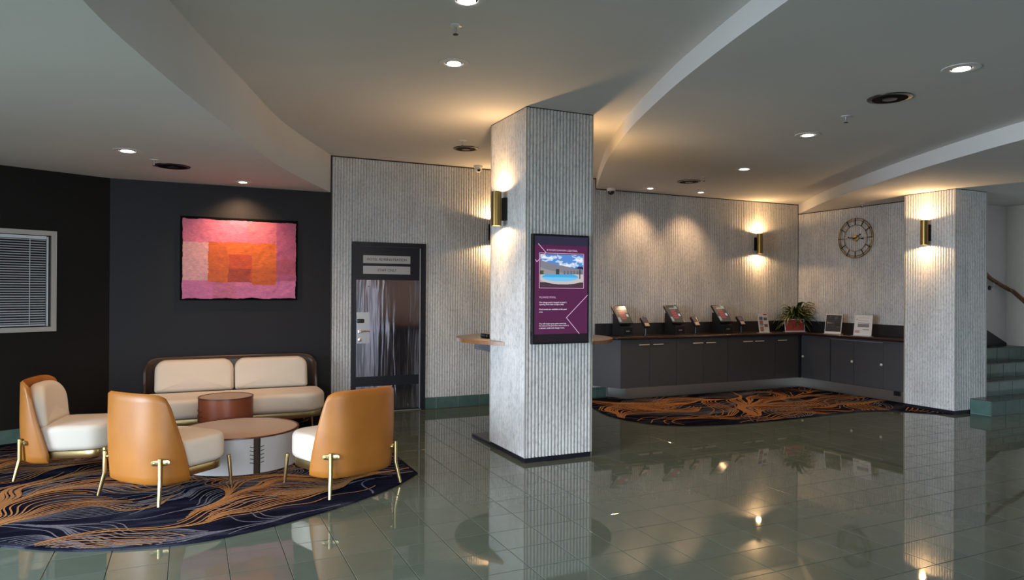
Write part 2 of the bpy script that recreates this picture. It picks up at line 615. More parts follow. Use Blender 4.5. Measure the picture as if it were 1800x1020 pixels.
MB().box(5.24, XC, YW - .004, 8.47, HMID - .012, HMID).build('edge_trim', 'dark_bronze', wb, 0)
MB().box(XC - .012, XC, YW - .006, YW + .01, HLO - .012, HMID).build('edge_trim', 'dark_bronze', wb, 0)

wa = struct(MB().box(-0.9, XFL, 8.452, 8.6, 0, HHI).build('wall_art', 'dark_wallpaper', smooth=0), 'dark navy feature wall behind the sofa')

DV = Vector((-0.9011, -0.4335)); CW = Vector((-0.772, 8.452))      # left wall: along and corner
NWL = Vector((0.4335, -0.9011))                                    # its normal into the room
WLM = Matrix.Translation((CW.x, CW.y, 0)) @ Matrix(((DV.x, NWL.x, 0, 0), (DV.y, NWL.y, 0, 0), (0, 0, 1, 0), (0, 0, 0, 1)))
SW0, SW1, ZW0, ZW1 = 0.543, 1.95, 1.122, 2.028
struct(MB().box(0, SW0, -.12, 0, 0, HHI).box(SW1, 4.75, -.12, 0, 0, HHI).box(SW0, SW1, -.12, 0, 0, ZW0).box(SW0, SW1, -.12, 0, ZW1, HHI).xf(WLM)
       .build('wall_left', 'black_wallpaper', smooth=0), 'black wall with the office window')
wc = struct(MB().box(XC + .02, XC + .10, 6.182, 8.47, 0, HHI).build('wall_clock', 'plain_wall_paint', smooth=0), 'short return wall of pale reeded panels behind the clock')
flutes((XC, YW), (XC, 6.2), 0.1, HLO - .012).build('fluted_panel', 'fluted_stone', wc)
MB().box(XC - .004, XC + .02, 6.2, YW, HLO - .012, HLO).build('edge_trim', 'dark_bronze', wc, 0)

struct(MB().box(9.27, XS + .2, YS, YS + .15, 0, HHI).build('wall_stair', 'grey_wall_paint', smooth=0), 'grey wall at the turn of the stairs')
struct(MB().box(XS, XS + .15, -3.1, YS, 0, HHI).build('wall_right', 'beige_wall_paint', smooth=0), 'beige wall beside the stairs')
# glazed walls out of view: left entrance side and behind the camera
g = MB().box(-5.1, -5.0, 5.5, 6.6, 0, HHI).box(-5.1, -5.0, -3.1, -2.7, 0, HHI).box(-5.1, -5.0, -2.7, 5.5, 2.4, HHI).box(-5.1, -5.0, -2.7, 5.5, 0, 0.06)
for k in range(1, 6):
    y = -2.7 + 8.2 * k / 6
    g.box(-5.1, -5.0, y - .03, y + .03, 0.06, 2.4)
struct(g.build('wall_entrance', 'plain_wall_paint', smooth=0), 'glazed entrance wall')
g = MB().box(-5.0, -4.3, -3.1, -3.0, 0, HHI).box(1.5, XS + .1, -3.1, -3.0, 0, HHI).box(-4.3, 1.5, -3.1, -3.0, 2.4, HHI).box(-4.3, 1.5, -3.1, -3.0, 0, 0.06)
for k in range(1, 5):
    x = -4.3 + 5.8 * k / 5
    g.box(x - .03, x + .03, -3.1, -3.0, 0.06, 2.4)
struct(g.build('wall_front', 'plain_wall_paint', smooth=0), 'glazed front wall')

# tile skirtings, one piece per tile
def skirting(name, label, p0, p1, first):
    a, b = Vector(p0), Vector(p1)
    d = (b - a); L = d.length; d.normalize()
    nrm = Vector((d.y, -d.x))
    M = Matrix(((d.x, nrm.x, 0, a.x), (d.y, nrm.y, 0, a.y), (0, 0, 1, 0), (0, 0, 0, 1)))
    root = struct(MB().box(0, L, -.012, .004, 0, BT).xf(M).build(name, 'tile_joint', smooth=0), label)
    s = first - TPX
    while s < L:
        s0, s1 = max(0, s + .004), min(L, s + TPX - .004)
        if s1 - s0 > .02:
            MB().box(s0, s1, -.01, .010, .002, BT + .001).xf(M).build('tile', 'green_wall_tile', root, 0)
        s += TPX
skirting('baseboard_back', 'green glazed tile skirting right of the steel door', (XD1 + .0, YW), (5.42, YW), 2.864 - XD1)
skirting('baseboard_door', 'green glazed tile skirting left of the steel door', (XFL, YW), (XD0, YW), 0.2)
cwl = CW + DV * 3.2
skirting('baseboard_left', 'green glazed tile skirting under the black wall', (cwl.x, cwl.y), (CW.x, CW.y), 0.1)
skirting('baseboard_art', 'green glazed tile skirting behind the sofa', (-0.76, 8.45), (XFL, 8.45), 0.15)

# ------------------------------------------------------------------ pillars
def pillar(P, top, label):
    x0, x1, y0, y1 = P
    root = struct(MB().box(x0 + .02, x1 - .02, y0 + .02, y1 - .02, 0, top).build('pillar', 'black', smooth=0), label)
    k = 0.044
    e = 0.008
    flutes((x0 + e, y0), (x1 - e, y0), k, top - .008).build('fluted_panel', 'fluted_stone', root)
    flutes((x0, y1 - e), (x0, y0 + e), k, top - .008).build('fluted_panel', 'fluted_stone', root)
    flutes((x1, y0 + e), (x1, y1 - e), k, top - .008).build('fluted_panel', 'fluted_stone', root)
    flutes((x1 - e, y1), (x0 + e, y1), k, top - .008).build('fluted_panel', 'fluted_stone', root)
    for (x, y) in ((x0, y0), (x1 - e, y0), (x0, y1 - e), (x1 - e, y1 - e)):
        MB().box(x, x + e, y, y + e, k, top - .008).build('corner_bead', 'white_trim', root, 0)
    MB().box(x0 + .01, x1 - .01, y0 + .01, y1 - .01, 0, k).build('kick_base', 'navy_black_paint', root, 0)
    MB().box(x0 + .002, x1 - .002, y0 + .002, y1 - .002, top - .008, top).build('edge_trim', 'dark_bronze', root, 0)
    return root
pillar(P1, HHI, 'square reeded pillar carrying the purple display screen')
pillar(P2, HLO, 'square reeded pillar at the foot of the stairs')

# ------------------------------------------------------------------ staff door
def text_obj(s, size, name, material, parent, loc, rot=(R(90), 0, 0), align='LEFT', spacing=1.0, fit=None):
    cu = bpy.data.curves.new(name, 'FONT')
    cu.body = s
    cu.size = size
    cu.align_x = align
    cu.space_character = spacing
    cu.extrude = 0.0004
    cu.resolution_u = 3
    tmp = bpy.data.objects.new(name, cu)
    COL.objects.link(tmp)
    dg = bpy.context.evaluated_depsgraph_get()
    me = bpy.data.meshes.new_from_object(tmp.evaluated_get(dg))
    COL.objects.unlink(tmp)
    bpy.data.objects.remove(tmp)
    me.materials.clear()
    me.materials.append(MATS[material])
    if fit:
        xs = [v.co.x for v in me.vertices]
        k = fit / max(1e-6, max(xs) - min(xs))
        for v in me.vertices:
            v.co.x *= k
    o = bpy.data.objects.new(name, me)
    COL.objects.link(o)
    o.parent = parent
    o.location = loc
    o.rotation_euler = rot
    return o

def staff_door():
    fr = MB().box(XD0, XD0 + .05, 8.425, 8.6, 0, ZD).box(XD1 - .05, XD1, 8.425, 8.6, 0, ZD).box(XD0 + .05, XD1 - .05, 8.425, 8.6, ZD - .05, ZD)
    root = struct(fr.build('door_1', 'navy_black_paint', smooth=0), 'dark framed staff door faced with polished steel')
    L0, L1 = XD0 + .053, XD1 - .053
    yf = 8.455
    leaf = MB().box(L0, L1, yf, yf + .045, .012, ZD - .054).build('door_leaf', 'navy_black_paint', root, 0)
    MB().box(L0 + .002, L1 - .028, yf - .006, yf, .445, 1.632).build('steel_sheet', 'steel', leaf, 0)
    MB().box(L0 + .002, L1 - .028, yf - .006, yf, .03, .325).build('kick_plate', 'steel', leaf, 0)
    MB().box(L1 - .022, L1 - .008, yf - .008, yf, .02, ZD - .06).build('edge_strip', 'brushed_steel', leaf, 0)
    for (z0, z1, s, w) in ((1.838, 1.934, 'HOTEL ADMINISTRATION', .50), (1.706, 1.804, 'STAFF ONLY', .24)):
        p = MB().box(1.918, 2.512, yf - .008, yf, z0, z1).build('sign_plate', 'sign_plate', root, 0)
        o = text_obj(s, .046, 'lettering', 'ink', p, (2.215, yf - .0085, (z0 + z1) / 2 - .016), align='CENTER', fit=w)
    pl = MB().box(L0 + .01, L0 + .165, yf - .010, yf - .006, .855, 1.235).build('lock_plate', 'brushed_steel', root, 0)
    MB().pillow(round_rect(-.045, .045, -.024, .024, .012), 0, .03, .008).xf(Matrix.Translation((L0 + .05, yf - .010, 1.13)) @ Matrix.Rotation(R(90), 4, 'X')).build('card_reader', 'black_satin', pl)
    hd = MB().lathe([(.024, 0), (.024, .008), (.012, .010), (.011, .045)], 16).xf(Matrix.Translation((L0 + .045, yf - .010, 1.0)) @ Matrix.Rotation(R(90), 4, 'X'))
    hd.tube([(L0 + .045, yf - .052, 1.0), (L0 + .09, yf - .056, 1.003), (L0 + .165, yf - .052, 1.003)], [.011, .010, .008], 10)
    hd.build('lever_handle', 'satin_nickel', pl)
    MB().lathe([(.024, 0), (.024, .008), (.01, .012)], 16).xf(Matrix.Translation((L0 + .045, yf - .010, .90)) @ Matrix.Rotation(R(90), 4, 'X')).build('keyhole_rose', 'satin_nickel', pl)
    MB().lathe([(.006, 0), (.006, .005), (.002, .007)], 10).xf(Matrix.Translation((L0 + .15, yf - .006, 1.55)) @ Matrix.Rotation(R(90), 4, 'X')).build('screw', 'black', leaf)
    MB().box(XD0, XD1, 8.44, 8.6, 0, .010).build('threshold', 'brushed_steel', root, 0)
    return root
staff_door()

# ------------------------------------------------------------------ office window with venetian blind
def office_window():
    w = MB()
    fw = .046
    a0, a1, b0, b1 = SW0 - fw, SW1 + fw, ZW0 - fw, ZW1 + fw
    w.box(a0, a1, -.10, .022, b1 - fw, b1).box(a0, a1, -.10, .022, b0, b0 + fw).box(a0, SW0, -.10, .022, b0 + fw, b1 - fw).box(SW1, a1, -.10, .022, b0 + fw, b1 - fw)
    root = struct(w.xf(WLM).build('window_1', 'white_trim', smooth=0), 'office window with a white frame and venetian blind')
    MB().box(SW0 + .002, SW1 - .002, -.095, -.088, ZW0 + .002, ZW1 - .002).xf(WLM).build('window_pane', 'dark_glass', root, 0)
    bl = MB().box(SW0 + .03, SW1 - .01, -.06, -.025, ZW1 - .035, ZW1 - .005).xf(WLM).build('blind_headrail', 'slat_white', root, 0)
    sm = MB().loops([[(x, y, z) for x, y, z in ((SW0 + .035, -.062, .004), (SW0 + .035, -.045, .009), (SW0 + .035, -.028, -.002), (SW0 + .035, -.045, .008))],
                     [(x, y, z) for x, y, z in ((SW1 - .012, -.062, .004), (SW1 - .012, -.045, .009), (SW1 - .012, -.028, -.002), (SW1 - .012, -.045, .008))]]).xf(WLM).mesh('slat', 0)
    sm.materials.append(MATS['slat_white'])
    z = ZW0 + .035
    while z < ZW1 - .045:
        share(sm, 'slat', root, (0, 0, z + random.uniform(-.001, .001)))
        z += .0242
    MB().box(SW0 + .035, SW1 - .012, -.058, -.032, ZW0 + .012, ZW0 + .024).xf(WLM).build('bottom_rail', 'slat_white', root, 0)
    MB().box(SW0 + .012, SW0 + .024, -.06, -.03, ZW0 + .005, ZW1 - .01).xf(WLM).build('side_rail', 'paper_white', root, 0)
    for s in (.715, 1.2, 1.7):
        MB().box(s - .0025, s + .0025, -.027, -.024, ZW0 + .02, ZW1 - .03).xf(WLM).build('ladder_cord', 'slat_white', root, 0)
office_window()

# ------------------------------------------------------------------ stairs
def stairs():
    root = struct(thing('stairs', 'green tiled stairs turning left behind the pillar', None))
    if 'category' in root: del root['category']
    H = 0.1855
    spec = [(8.95, 5.25, 5.499), (9.28, 5.52, 5.80), (9.28, 5.80, 6.05), (9.28, 6.05, 6.30)]
    for k, (x0, yf, yb) in enumerate(spec):
        z0, z1 = 0.0 if k == 0 else 0.0, H * (k + 1)
        st = MB()
        if k == 0:
            st.prism([(x0, yf), (XS, yf), (XS, 5.52), (9.279, 5.52), (9.279, 5.50), (x0, 5.50)], 0, z1 - .012)
        else:
            st.box(x0, XS, yf, yb if k < 3 else YS, 0, z1 - .012)
        s = st.build('step', 'tile_joint', root, 0)
        td = MB()
        if k == 0:
            td.prism([(x0 - .004, yf - .01), (XS, yf - .01), (XS, 5.52), (9.279, 5.52), (9.279, 5.50), (x0 - .004, 5.50)], z1 - .012, z1)
        else:
            td.box(x0, XS, yf - .01, yb if k < 3 else YS, z1 - .012, z1)
        td.build('tread', 'stair_tread', s, 0)
        zb = H * k
        x = x0
        while x < XS - .05:
            xe = min(x + .288, XS)
            MB().box(x + .005, xe - .005, yf - .006, yf + .002, zb + .003, z1 - .014).build('tile', 'green_wall_tile', s, 0)
            x += .288
        if k == 0:
            MB().box(x0 - .006, x0 + .002, yf, 5.498, .003, z1 - .014).build('tile', 'green_wall_tile', s, 0)
    # winder going up to the left, mostly behind the pillar
    MB().box(9.28, 10.18, 6.06, YS, 4 * H, 5 * H).build('step', 'stair_tread', root, 0)
    # skirts
    sk = MB()
    sk.add([(XS - .012, 5.60, 0.37), (XS - .012, YS - .001, 0.37), (XS - .012, YS - .001, .775), (XS - .012, 5.60, .10),
            (XS, 5.60, 0.37), (XS, YS - .001, 0.37), (XS, YS - .001, .775), (XS, 5.60, .10)],
           [(0, 1, 2, 3), (4, 7, 6, 5), (3, 2, 6, 7), (0, 4, 5, 1)])
    sk.build('stair_skirt', 'plain_wall_paint', root, 0)
    sk = MB().loops([[(XS - .012, YS - .012, .6), (9.9, YS - .012, .6), (9.9, YS - .012, 1.28), (XS - .012, YS - .012, .775)],
                     [(XS - .012, YS, .6), (9.9, YS, .6), (9.9, YS, 1.28), (XS - .012, YS, .775)]])
    sk.build('stair_skirt', 'navy_black_paint', root, 0)
    hr = thing('handrail', 'polished timber handrail on the stair walls', 'handrail', (XS - .06, YS - .07, 1.56))
    pts = [(-.75, 0.0, .36), (-.46, 0.0, .175), (-.12, 0.0, .05), (-.03, -.01, .015), (0, -.05, -.01), (0, -.25, -.20), (0, -.8, -.73)]
    MB().tube(pts, .028, 14).build('rail', 'handrail_wood', hr)
    for (bx, by, bz) in ((-.36, 0.0, .135),):
        b = MB().tube([(bx, by, bz - .02), (bx, by + .01, bz - .075), (bx, by + .05, bz - .10)], .007, 8)
        b.build('bracket', 'brushed_steel', hr)
        MB().lathe([(.034, 0), (.034, .010), (.026, .014)], 18).xf(Matrix.Translation((bx, by + .07, bz - .10)) @ Matrix.Rotation(R(90), 4, 'X')).build('bracket_plate', 'dark_bronze', hr)
stairs()

# ------------------------------------------------------------------ carpets
def yarn_lines(parent, poly, seed, n_cop, n_slate, freq, sp0, wid):
    """woven pattern: bundles of fine lines that follow one flowing field, fan out and run together again"""
    rnd = random.Random(seed)
    xs = [p[0] for p in poly]; ys = [p[1] for p in poly]
    x0, x1, y0, y1 = min(xs), max(xs), min(ys), max(ys)
    def theta(x, y, off):
        a = noise.noise((x * freq + off, y * freq * 1.25, seed * 1.7 + off))
        b = noise.noise((x * freq * 2.6 + off, y * freq * 2.9, seed * .9 + 5))
        return R(16) + 2.1 * a + 1.35 * b
    step = .024
    for (mname, count, zt, off) in (('slate_yarn', n_slate, .0114, 3.7), ('copper_yarn', n_cop, .0133, 0.0)):
        V, F = [], []
        w = wid if mname == 'copper_yarn' else wid * .85
        for b in range(count):
            while True:
                cx, cy = rnd.uniform(x0, x1), rnd.uniform(y0, y1)
                if inside(poly, cx, cy):
                    break
            L = rnd.uniform(.5, 1.25)
            n = rnd.randint(4, 9)
            sp = sp0 * rnd.uniform(.8, 1.3)
            t0 = theta(cx, cy, off)
            for k in range(n):
                q = k - (n - 1) / 2
                zb = zt + b * 5e-5 + k * 6e-6
                sx, sy = cx - math.sin(t0) * q * sp, cy + math.cos(t0) * q * sp
                half = []
                for sgn in (-1, 1):
                    px_, py_ = sx, sy
                    pts = []
                    for i in range(int(L * rnd.uniform(.85, 1.1) / step)):
                        a = theta(px_, py_, off)
                        px_ += sgn * step * math.cos(a); py_ += sgn * step * math.sin(a)
                        pts.append((px_, py_))
                    half.append(pts)
                pts = half[0][::-1] + [(sx, sy)] + half[1]
                prev = None
                for i in range(len(pts) - 1):
                    ax, ay = pts[i]; bx, by = pts[i + 1]
                    if not (inside(poly, ax, ay) and inside(poly, bx, by)):
                        prev = None
                        continue
                    dx, dy = bx - ax, by - ay
                    l_ = math.hypot(dx, dy) or 1e-6
                    nx_, ny_ = -dy / l_ * w, dx / l_ * w
                    if prev is None:
                        V += [(ax + nx_, ay + ny_, zb), (ax - nx_, ay - ny_, zb)]
                        prev = len(V) - 2
                    V += [(bx + nx_, by + ny_, zb), (bx - nx_, by - ny_, zb)]
                    c_ = len(V) - 2
                    F.append((prev, prev + 1, c_ + 1, c_))
                    prev = c_
        me = bpy.data.meshes.new('wave_lines')
        me.from_pydata(V, [], F)
        me.materials.append(MATS[mname])
        o = share(me, 'wave_lines', parent, (0, 0, 0))
        tag(o, 'copper wavy pattern lines' if mname == 'copper_yarn' else 'slate grey wavy pattern lines', kind='stuff')

def inset(poly, d):
    n = len(poly)
    out = []
    for i in range(n):
        a, b = Vector(poly[i - 1]), Vector(poly[(i + 1) % n])
        t = (b - a).normalized()
        p = Vector(poly[i]) + Vector((-t.y, t.x)) * d
        out.append((p.x, p.y))
    return out

def carpet(poly, label, seed, nc, ns, freq, sp, wid):
    area2 = sum(poly[i - 1][0] * poly[i][1] - poly[i][0] * poly[i - 1][1] for i in range(len(poly)))
    if area2 < 0:
        poly = poly[::-1]
    o = tag(MB().prism(poly, 0.001, 0.011).build('carpet', 'wave_carpet', smooth=0), label, 'carpet')
    yarn_lines(o, inset(poly, .02), seed, nc, ns, freq, sp, wid)
carpet(carpet1_poly, 'navy carpet with copper and grey wave lines under the lounge chairs', 5, 46, 44, 1.4, .036, .0056)
carpet(carpet2_poly, 'navy carpet with copper wave lines in front of the check-in counter', 11, 26, 22, 1.05, .058, .0070)

# ------------------------------------------------------------------ lounge chairs
def shell_mesh(a, b, n, z0, z1, phi0, phi1, drop, thick, taper, nu=28, nv=14, pw=1.3):
    """upholstered wrap-around back: superellipse plan, front edges sloping back towards the top"""
    mid = []
    for j in range(nv + 1):
        v = j / nv
        phm = R(phi0 + (phi1 - phi0) * v ** pw)
        sc = taper(v)
        row = []
        for i in range(nu + 1):
            u = -1 + 2 * i / nu
            ph = u * phm
            s_, c_ = math.sin(ph), math.cos(ph)
            x = a * sc * math.copysign(abs(s_) ** (2 / n), s_)
            y = -b * sc * max(0, c_) ** (2 / n)
            zt = z1 - drop * abs(u) ** 5
            row.append(Vector((x, y, z0 + (zt - z0) * v)))
        mid.append(row)
    # normals by finite differences
    out, inn = [], []
    for j in range(nv + 1):
        ro, ri = [], []
        for i in range(nu + 1):
            du = mid[j][min(nu, i + 1)] - mid[j][max(0, i - 1)]
            dv = mid[min(nv, j + 1)][i] - mid[max(0, j - 1)][i]
            nn = du.cross(dv).normalized()
            ro.append(mid[j][i] + nn * thick / 2)
            ri.append(mid[j][i] - nn * thick / 2)
        out.append(ro); inn.append(ri)
    mb = MB()
    W = nu + 1
    ov = [p for r in out for p in r]
    iv = [p for r in inn for p in r]
    f = []
    O = len(ov)
    for j in range(nv):
        for i in range(nu):
            f.append((j * W + i, j * W + i + 1, (j + 1) * W + i + 1, (j + 1) * W + i))
            f.append((O + j * W + i, O + (j + 1) * W + i, O + (j + 1) * W + i + 1, O + j * W + i + 1))
    # rims with a rounded middle line
    rim = [(0, i) for i in range(W)] + [(j, nu) for j in range(1, nv + 1)] + [(nv, i) for i in range(nu - 1, -1, -1)] + [(j, 0) for j in range(nv - 1, 0, -1)]
    base = 2 * O
    rv = []
    cen = sum((p for r in mid for p in r), Vector()) / (W * (nv + 1))
    for (j, i) in rim:
        if j == 0: d = mid[0][i] - mid[1][i]
        elif j == nv: d = mid[nv][i] - mid[nv - 1][i]
        elif i == 0: d = mid[j][0] - mid[j][1]
        else: d = mid[j][nu] - mid[j][nu - 1]
        rv.append(mid[j][i] + d.normalized() * thick * 0.45)
    m_ = len(rim)
    for k in range(m_):
        j, i = rim[k]; j2, i2 = rim[(k + 1) % m_]
        a1, a2 = j * W + i, j2 * W + i2
        f.append((a1, a2, base + (k + 1) % m_, base + k))
        f.append((O + a2, O + a1, base + k, base + (k + 1) % m_))
    mb.add(ov + iv + rv, f)
    return mb

def seat_outline(w, yb, yf, rf, rb):
    return round_rect(-w, w, yb, yf, (rb, rb, rf, rf), 8)

def bent_pad(w, z0, z1, y0, t, rc, bend, lean, r):
    """upright cushion: rounded rectangle in x-z, thickness t along y, bent forward at the sides"""
    o = round_rect(-w, w, z0, z1, (.03, .03, rc, rc), 8)
    mb = MB().pillow(o, 0, t, r, 5, crown=.015)
    # densify not needed: outline has many points; the crown rings carry the bend
    v2 = []
    for x, zz, d in mb.v:
        y = y0 + d + bend * x * x - lean * (zz - z0)
        v2.append((x, y, zz))
    mb.v = v2
    return mb

def make_chair():
    root = thing('lounge_chair', 'x', 'chair', group='tan lounge chairs')
    tp = lambda v: 0.955 + 0.05 * math.sin(min(1, v * 1.6) * PI / 2) - 0.02 * max(0, v - .5)
    sh = shell_mesh(.336, .330, 3.0, .142, .742, 82, 52, .035, .036, tp)
    sh.build('back_shell', 'tan_leather', root, 60)
    MB().pillow(seat_outline(.305, -.255, .335, .17, .20), .205, .405, .045, 5, crown=.012).build('seat', 'white_leatherette', root, 50)
    bent_pad(.262, .39, .722, -.265, .12, .17, .60, .10, .045).build('back_cushion', 'cream_fabric', root, 50)
    MB().pillow(seat_outline(.285, -.235, .312, .155, .18), .145, .207, .006, 2).build('base_band', 'brass', root, 40)
    for s in (-1, 1):
        MB().tube([(s * .292, .298, .225), (s * .296, .302, .16), (s * .306, .312, 0.0)], [.015, .015, .011], 12).build('front_leg', 'brass', root)
        lg = MB().tube([(s * .288, -.290, .318), (s * .288, -.290, .165), (s * .290, -.292, .150), (s * .314, -.320, 0.0)], [.016, .016, .0155, .0115], 14).build('rear_leg', 'brass', root)
        M = Matrix.Translation((s * .276, -.277, .287)) @ Matrix.Rotation(s * R(42), 4, 'Z') @ Matrix.Rotation(R(90), 4, 'X')
        pl = MB().pillow(round_rect(-.06, .06, -.019, .019, .018, 5), -.012, .006, .002, 2).xf(M).build('leg_plate', 'brass', lg)
        for q in (-.04, .04):
            MB().lathe([(.007, .006), (.007, .009), (.003, .011)], 10, (q, 0)).xf(M).build('screw', 'brass', lg)
    return root
chair = make_chair()
spots = [((-0.14, 5.724), (.766, .642), 'tan leather lounge chair seen from behind, in the middle of the three'),
         ((1.0725, 5.4005), (-.383, .924), 'tan leather lounge chair nearest the reeded pillar, back to the tiled floor'),
         ((-0.85, 6.69), (.985, -.17), 'tan leather lounge chair by the black wall, seen from its side')]
for k, ((x, y), f, lab) in enumerate(spots):
    o = chair if k == 0 else copy_tree(chair)
    o.location = (x, y, .0195)
    o.rotation_euler = (0, 0, math.atan2(f[1], f[0]) - PI / 2)
    o['label'] = lab

# ------------------------------------------------------------------ sofa
def make_sofa():
    root = thing('sofa', 'two-seat cream sofa with a dark wrap-around back against the navy wall', 'sofa', (.45, 7.98, .0158), PI)
    tp = lambda v: 1.0 - .02 * (1 - v)
    shell_mesh(.895, .395, 6.0, .16, .738, 84, 71, .10, .03, tp, 60, 12).build('back_shell', 'dark_bronze', root, 60)
    MB().pillow(seat_outline(.90, -.18, .42, .27, .10), .195, .395, .05, 5, crown=.012).build('seat', 'cream_fabric', root, 50)
    for s in (-1, 1):
        o = bent_pad(.390, .385, .722, -.345, .15, .11, .0, .22, .05)
        o.xf(Matrix.Translation((s * .395, 0, 0))).build('back_cushion', 'cream_fabric', root, 50)
    MB().pillow(seat_outline(.87, -.17, .395, .25, .10), .13, .197, .006, 2).build('base_band', 'brass', root, 40)
    for sx in (-1, 1):
        for y in (-.28, .34):
            MB().tube([(sx * .74, y, .16), (sx * .75, y, 0)], [.013, .010], 12).build('leg', 'brass', root)
make_sofa()

# ------------------------------------------------------------------ drum tables
def drum(name, label, loc, rad, h, slit_deg, side, rim, top, lace_side=True):
    root = thing(name, label, 'table', (loc[0], loc[1], .0158))
    gap = R(3.4 if rad > .3 else 6)
    a0 = R(slit_deg)
    seg = 64
    def arc(r, g):
        return [(r * math.cos(a0 + g + (2 * PI - 2 * g) * i / seg), r * math.sin(a0 + g + (2 * PI - 2 * g) * i / seg)) for i in range(seg + 1)]
    o, i_ = arc(rad, gap), arc(rad - .012, gap)
    MB().prism(o + i_[::-1], 0.006, h - .012).build('drum_side', side, root, 30)
    MB().lathe([(rad - .03, 0), (rad - .03, h - .02)], 48).build('drum_core', 'dark_bronze', root, 30)
    MB().lathe([(rad - .004, h - .014), (rad + .003, h - .012), (rad + .003, h), (rad - .010, h), (rad - .010, h - .008), (.01, h - .008)], 64).build('table_rim', rim, root, 25)
    MB().lathe([(rad - .0105, h - .0078), (rad - .0105, h - .004), (.001, h - .004)], 64).build('table_top', top, root, 25)
    n = 5
    for k in range(n):
        z = h * (.30 + .42 * k / (n - 1))
        for s in (-1, 1):
            c0, c1 = a0 + s * gap * .95, a0 + s * (gap + (.027 / rad if rad > .3 else .05 / rad))
            rr = rad + .002
            MB().tube([(rr * math.cos(c0), rr * math.sin(c0), z), (rr * math.cos((c0 + c1) / 2), rr * math.sin((c0 + c1) / 2), z + .004), (rr * math.cos(c1), rr * math.sin(c1), z + .008)], .0028, 6).build('lace', 'black', root)
    return root
drum('coffee_table', 'low round coffee table with pale sides and a laced dark slit', (.40, 6.40), .48, .30, -78, 'pale_laminate', 'brown_rim', 'taupe_top')
drum('side_table', 'tall terracotta drum side table between sofa and coffee table', (.322, 7.22), .247, .462, 193, 'terracotta_lacquer', 'brown_rim', 'taupe_top')

# ------------------------------------------------------------------ painting
def painting():
    x0, x1, z0, z1 = -.078, 1.118, 1.405, 2.284
    root = thing('painting', 'abstract painting of pink and orange blocks on the navy wall', 'painting', ((x0 + x1) / 2, 8.449, z0 - .02))
    W, H = (x1 - x0), (z1 - z0)
    MB().box(-W / 2 - .022, W / 2 + .022, -.034, 0, -.004, H + .045).build('backing_board', 'matt_black', root, 0)
    nx, nz = 150, 110
    cols = {k: lin(c) for k, c in dict(top=(206, 108, 138), top2=(198, 104, 126), right=(176, 84, 122), right2=(170, 78, 104), pale=(216, 160, 164),
            bot=(204, 112, 160), bot2=(196, 104, 142), org=(200, 92, 36), org2=(208, 100, 34), red=(192, 74, 38), red2=(166, 62, 40)).items()}
    def wob(t, s, amp=.012):
        return amp * (noise.noise((t * 9, s * 3.7, 1.3)) + .5 * noise.noise((t * 31, s, 4.1)))
    v, f, fc = [], [], []
    for j in range(nz + 1):
        for i in range(nx + 1):
            u, t = i / nx, j / nz
            x = -W / 2 + W * u
            z = .02 + H * t
            e = .010
            z += wob(u, 1, e) * (t ** 8) + wob(u, 2, e) * ((1 - t) ** 8) - .012 * u * (t ** 8)
            x += wob(t, 3, e) * (u ** 8) + wob(t, 4, e) * ((1 - u) ** 8)
            y = -.036 - .004 * (1 + noise.noise((u * 22, t * 16, .5)))
            v.append((x, y, z))
    for j in range(nz):
        for i in range(nx):
            u, t = (i + .5) / nx, 1 - (j + .5) / nz
            w1, w2 = wob(t, 7) , wob(u, 8)
            uu, tt = u + w1, t + w2
            if .215 < uu < .82 and .285 < tt < (.795 + .03 * (u > .6)):
                if .39 < uu < .585 and tt > .62: c = 'red2'
                elif .40 < uu < .60 and tt > .44: c = 'red'
                elif uu > .56: c = 'org2' if tt < .6 else 'org'
                else: c = 'org2' if (uu > .38 and tt < .44) else 'org'
            elif uu <= .215 and .295 < tt < .775: c = 'pale'
            elif tt >= .775: c = 'bot2' if (.26 < uu < .46) else 'bot'
            elif uu >= .82: c = 'right2' if .50 < tt < .68 else 'right'
            else: c = 'top2' if uu > .55 else 'top'
            k = 1 + .07 * noise.noise((u * 6, t * 9, 2.2))
            fc.append(tuple(min(1, q * k) for q in cols[c]))
            f.append((j * (nx + 1) + i, j * (nx + 1) + i + 1, (j + 1) * (nx + 1) + i + 1, (j + 1) * (nx + 1) + i))
    me = bpy.data.meshes.new('canvas')
    me.from_pydata(v, [], f)
    ca = me.color_attributes.new('paint', 'FLOAT_COLOR', 'CORNER')
    for p in me.polygons:
        p.use_smooth = True
        for li in p.loop_indices:
            ca.data[li].color = (*fc[p.index], 1)
    me.materials.append(MATS['painted_canvas'])
    share(me, 'canvas', root, (0, 0, 0))
painting()

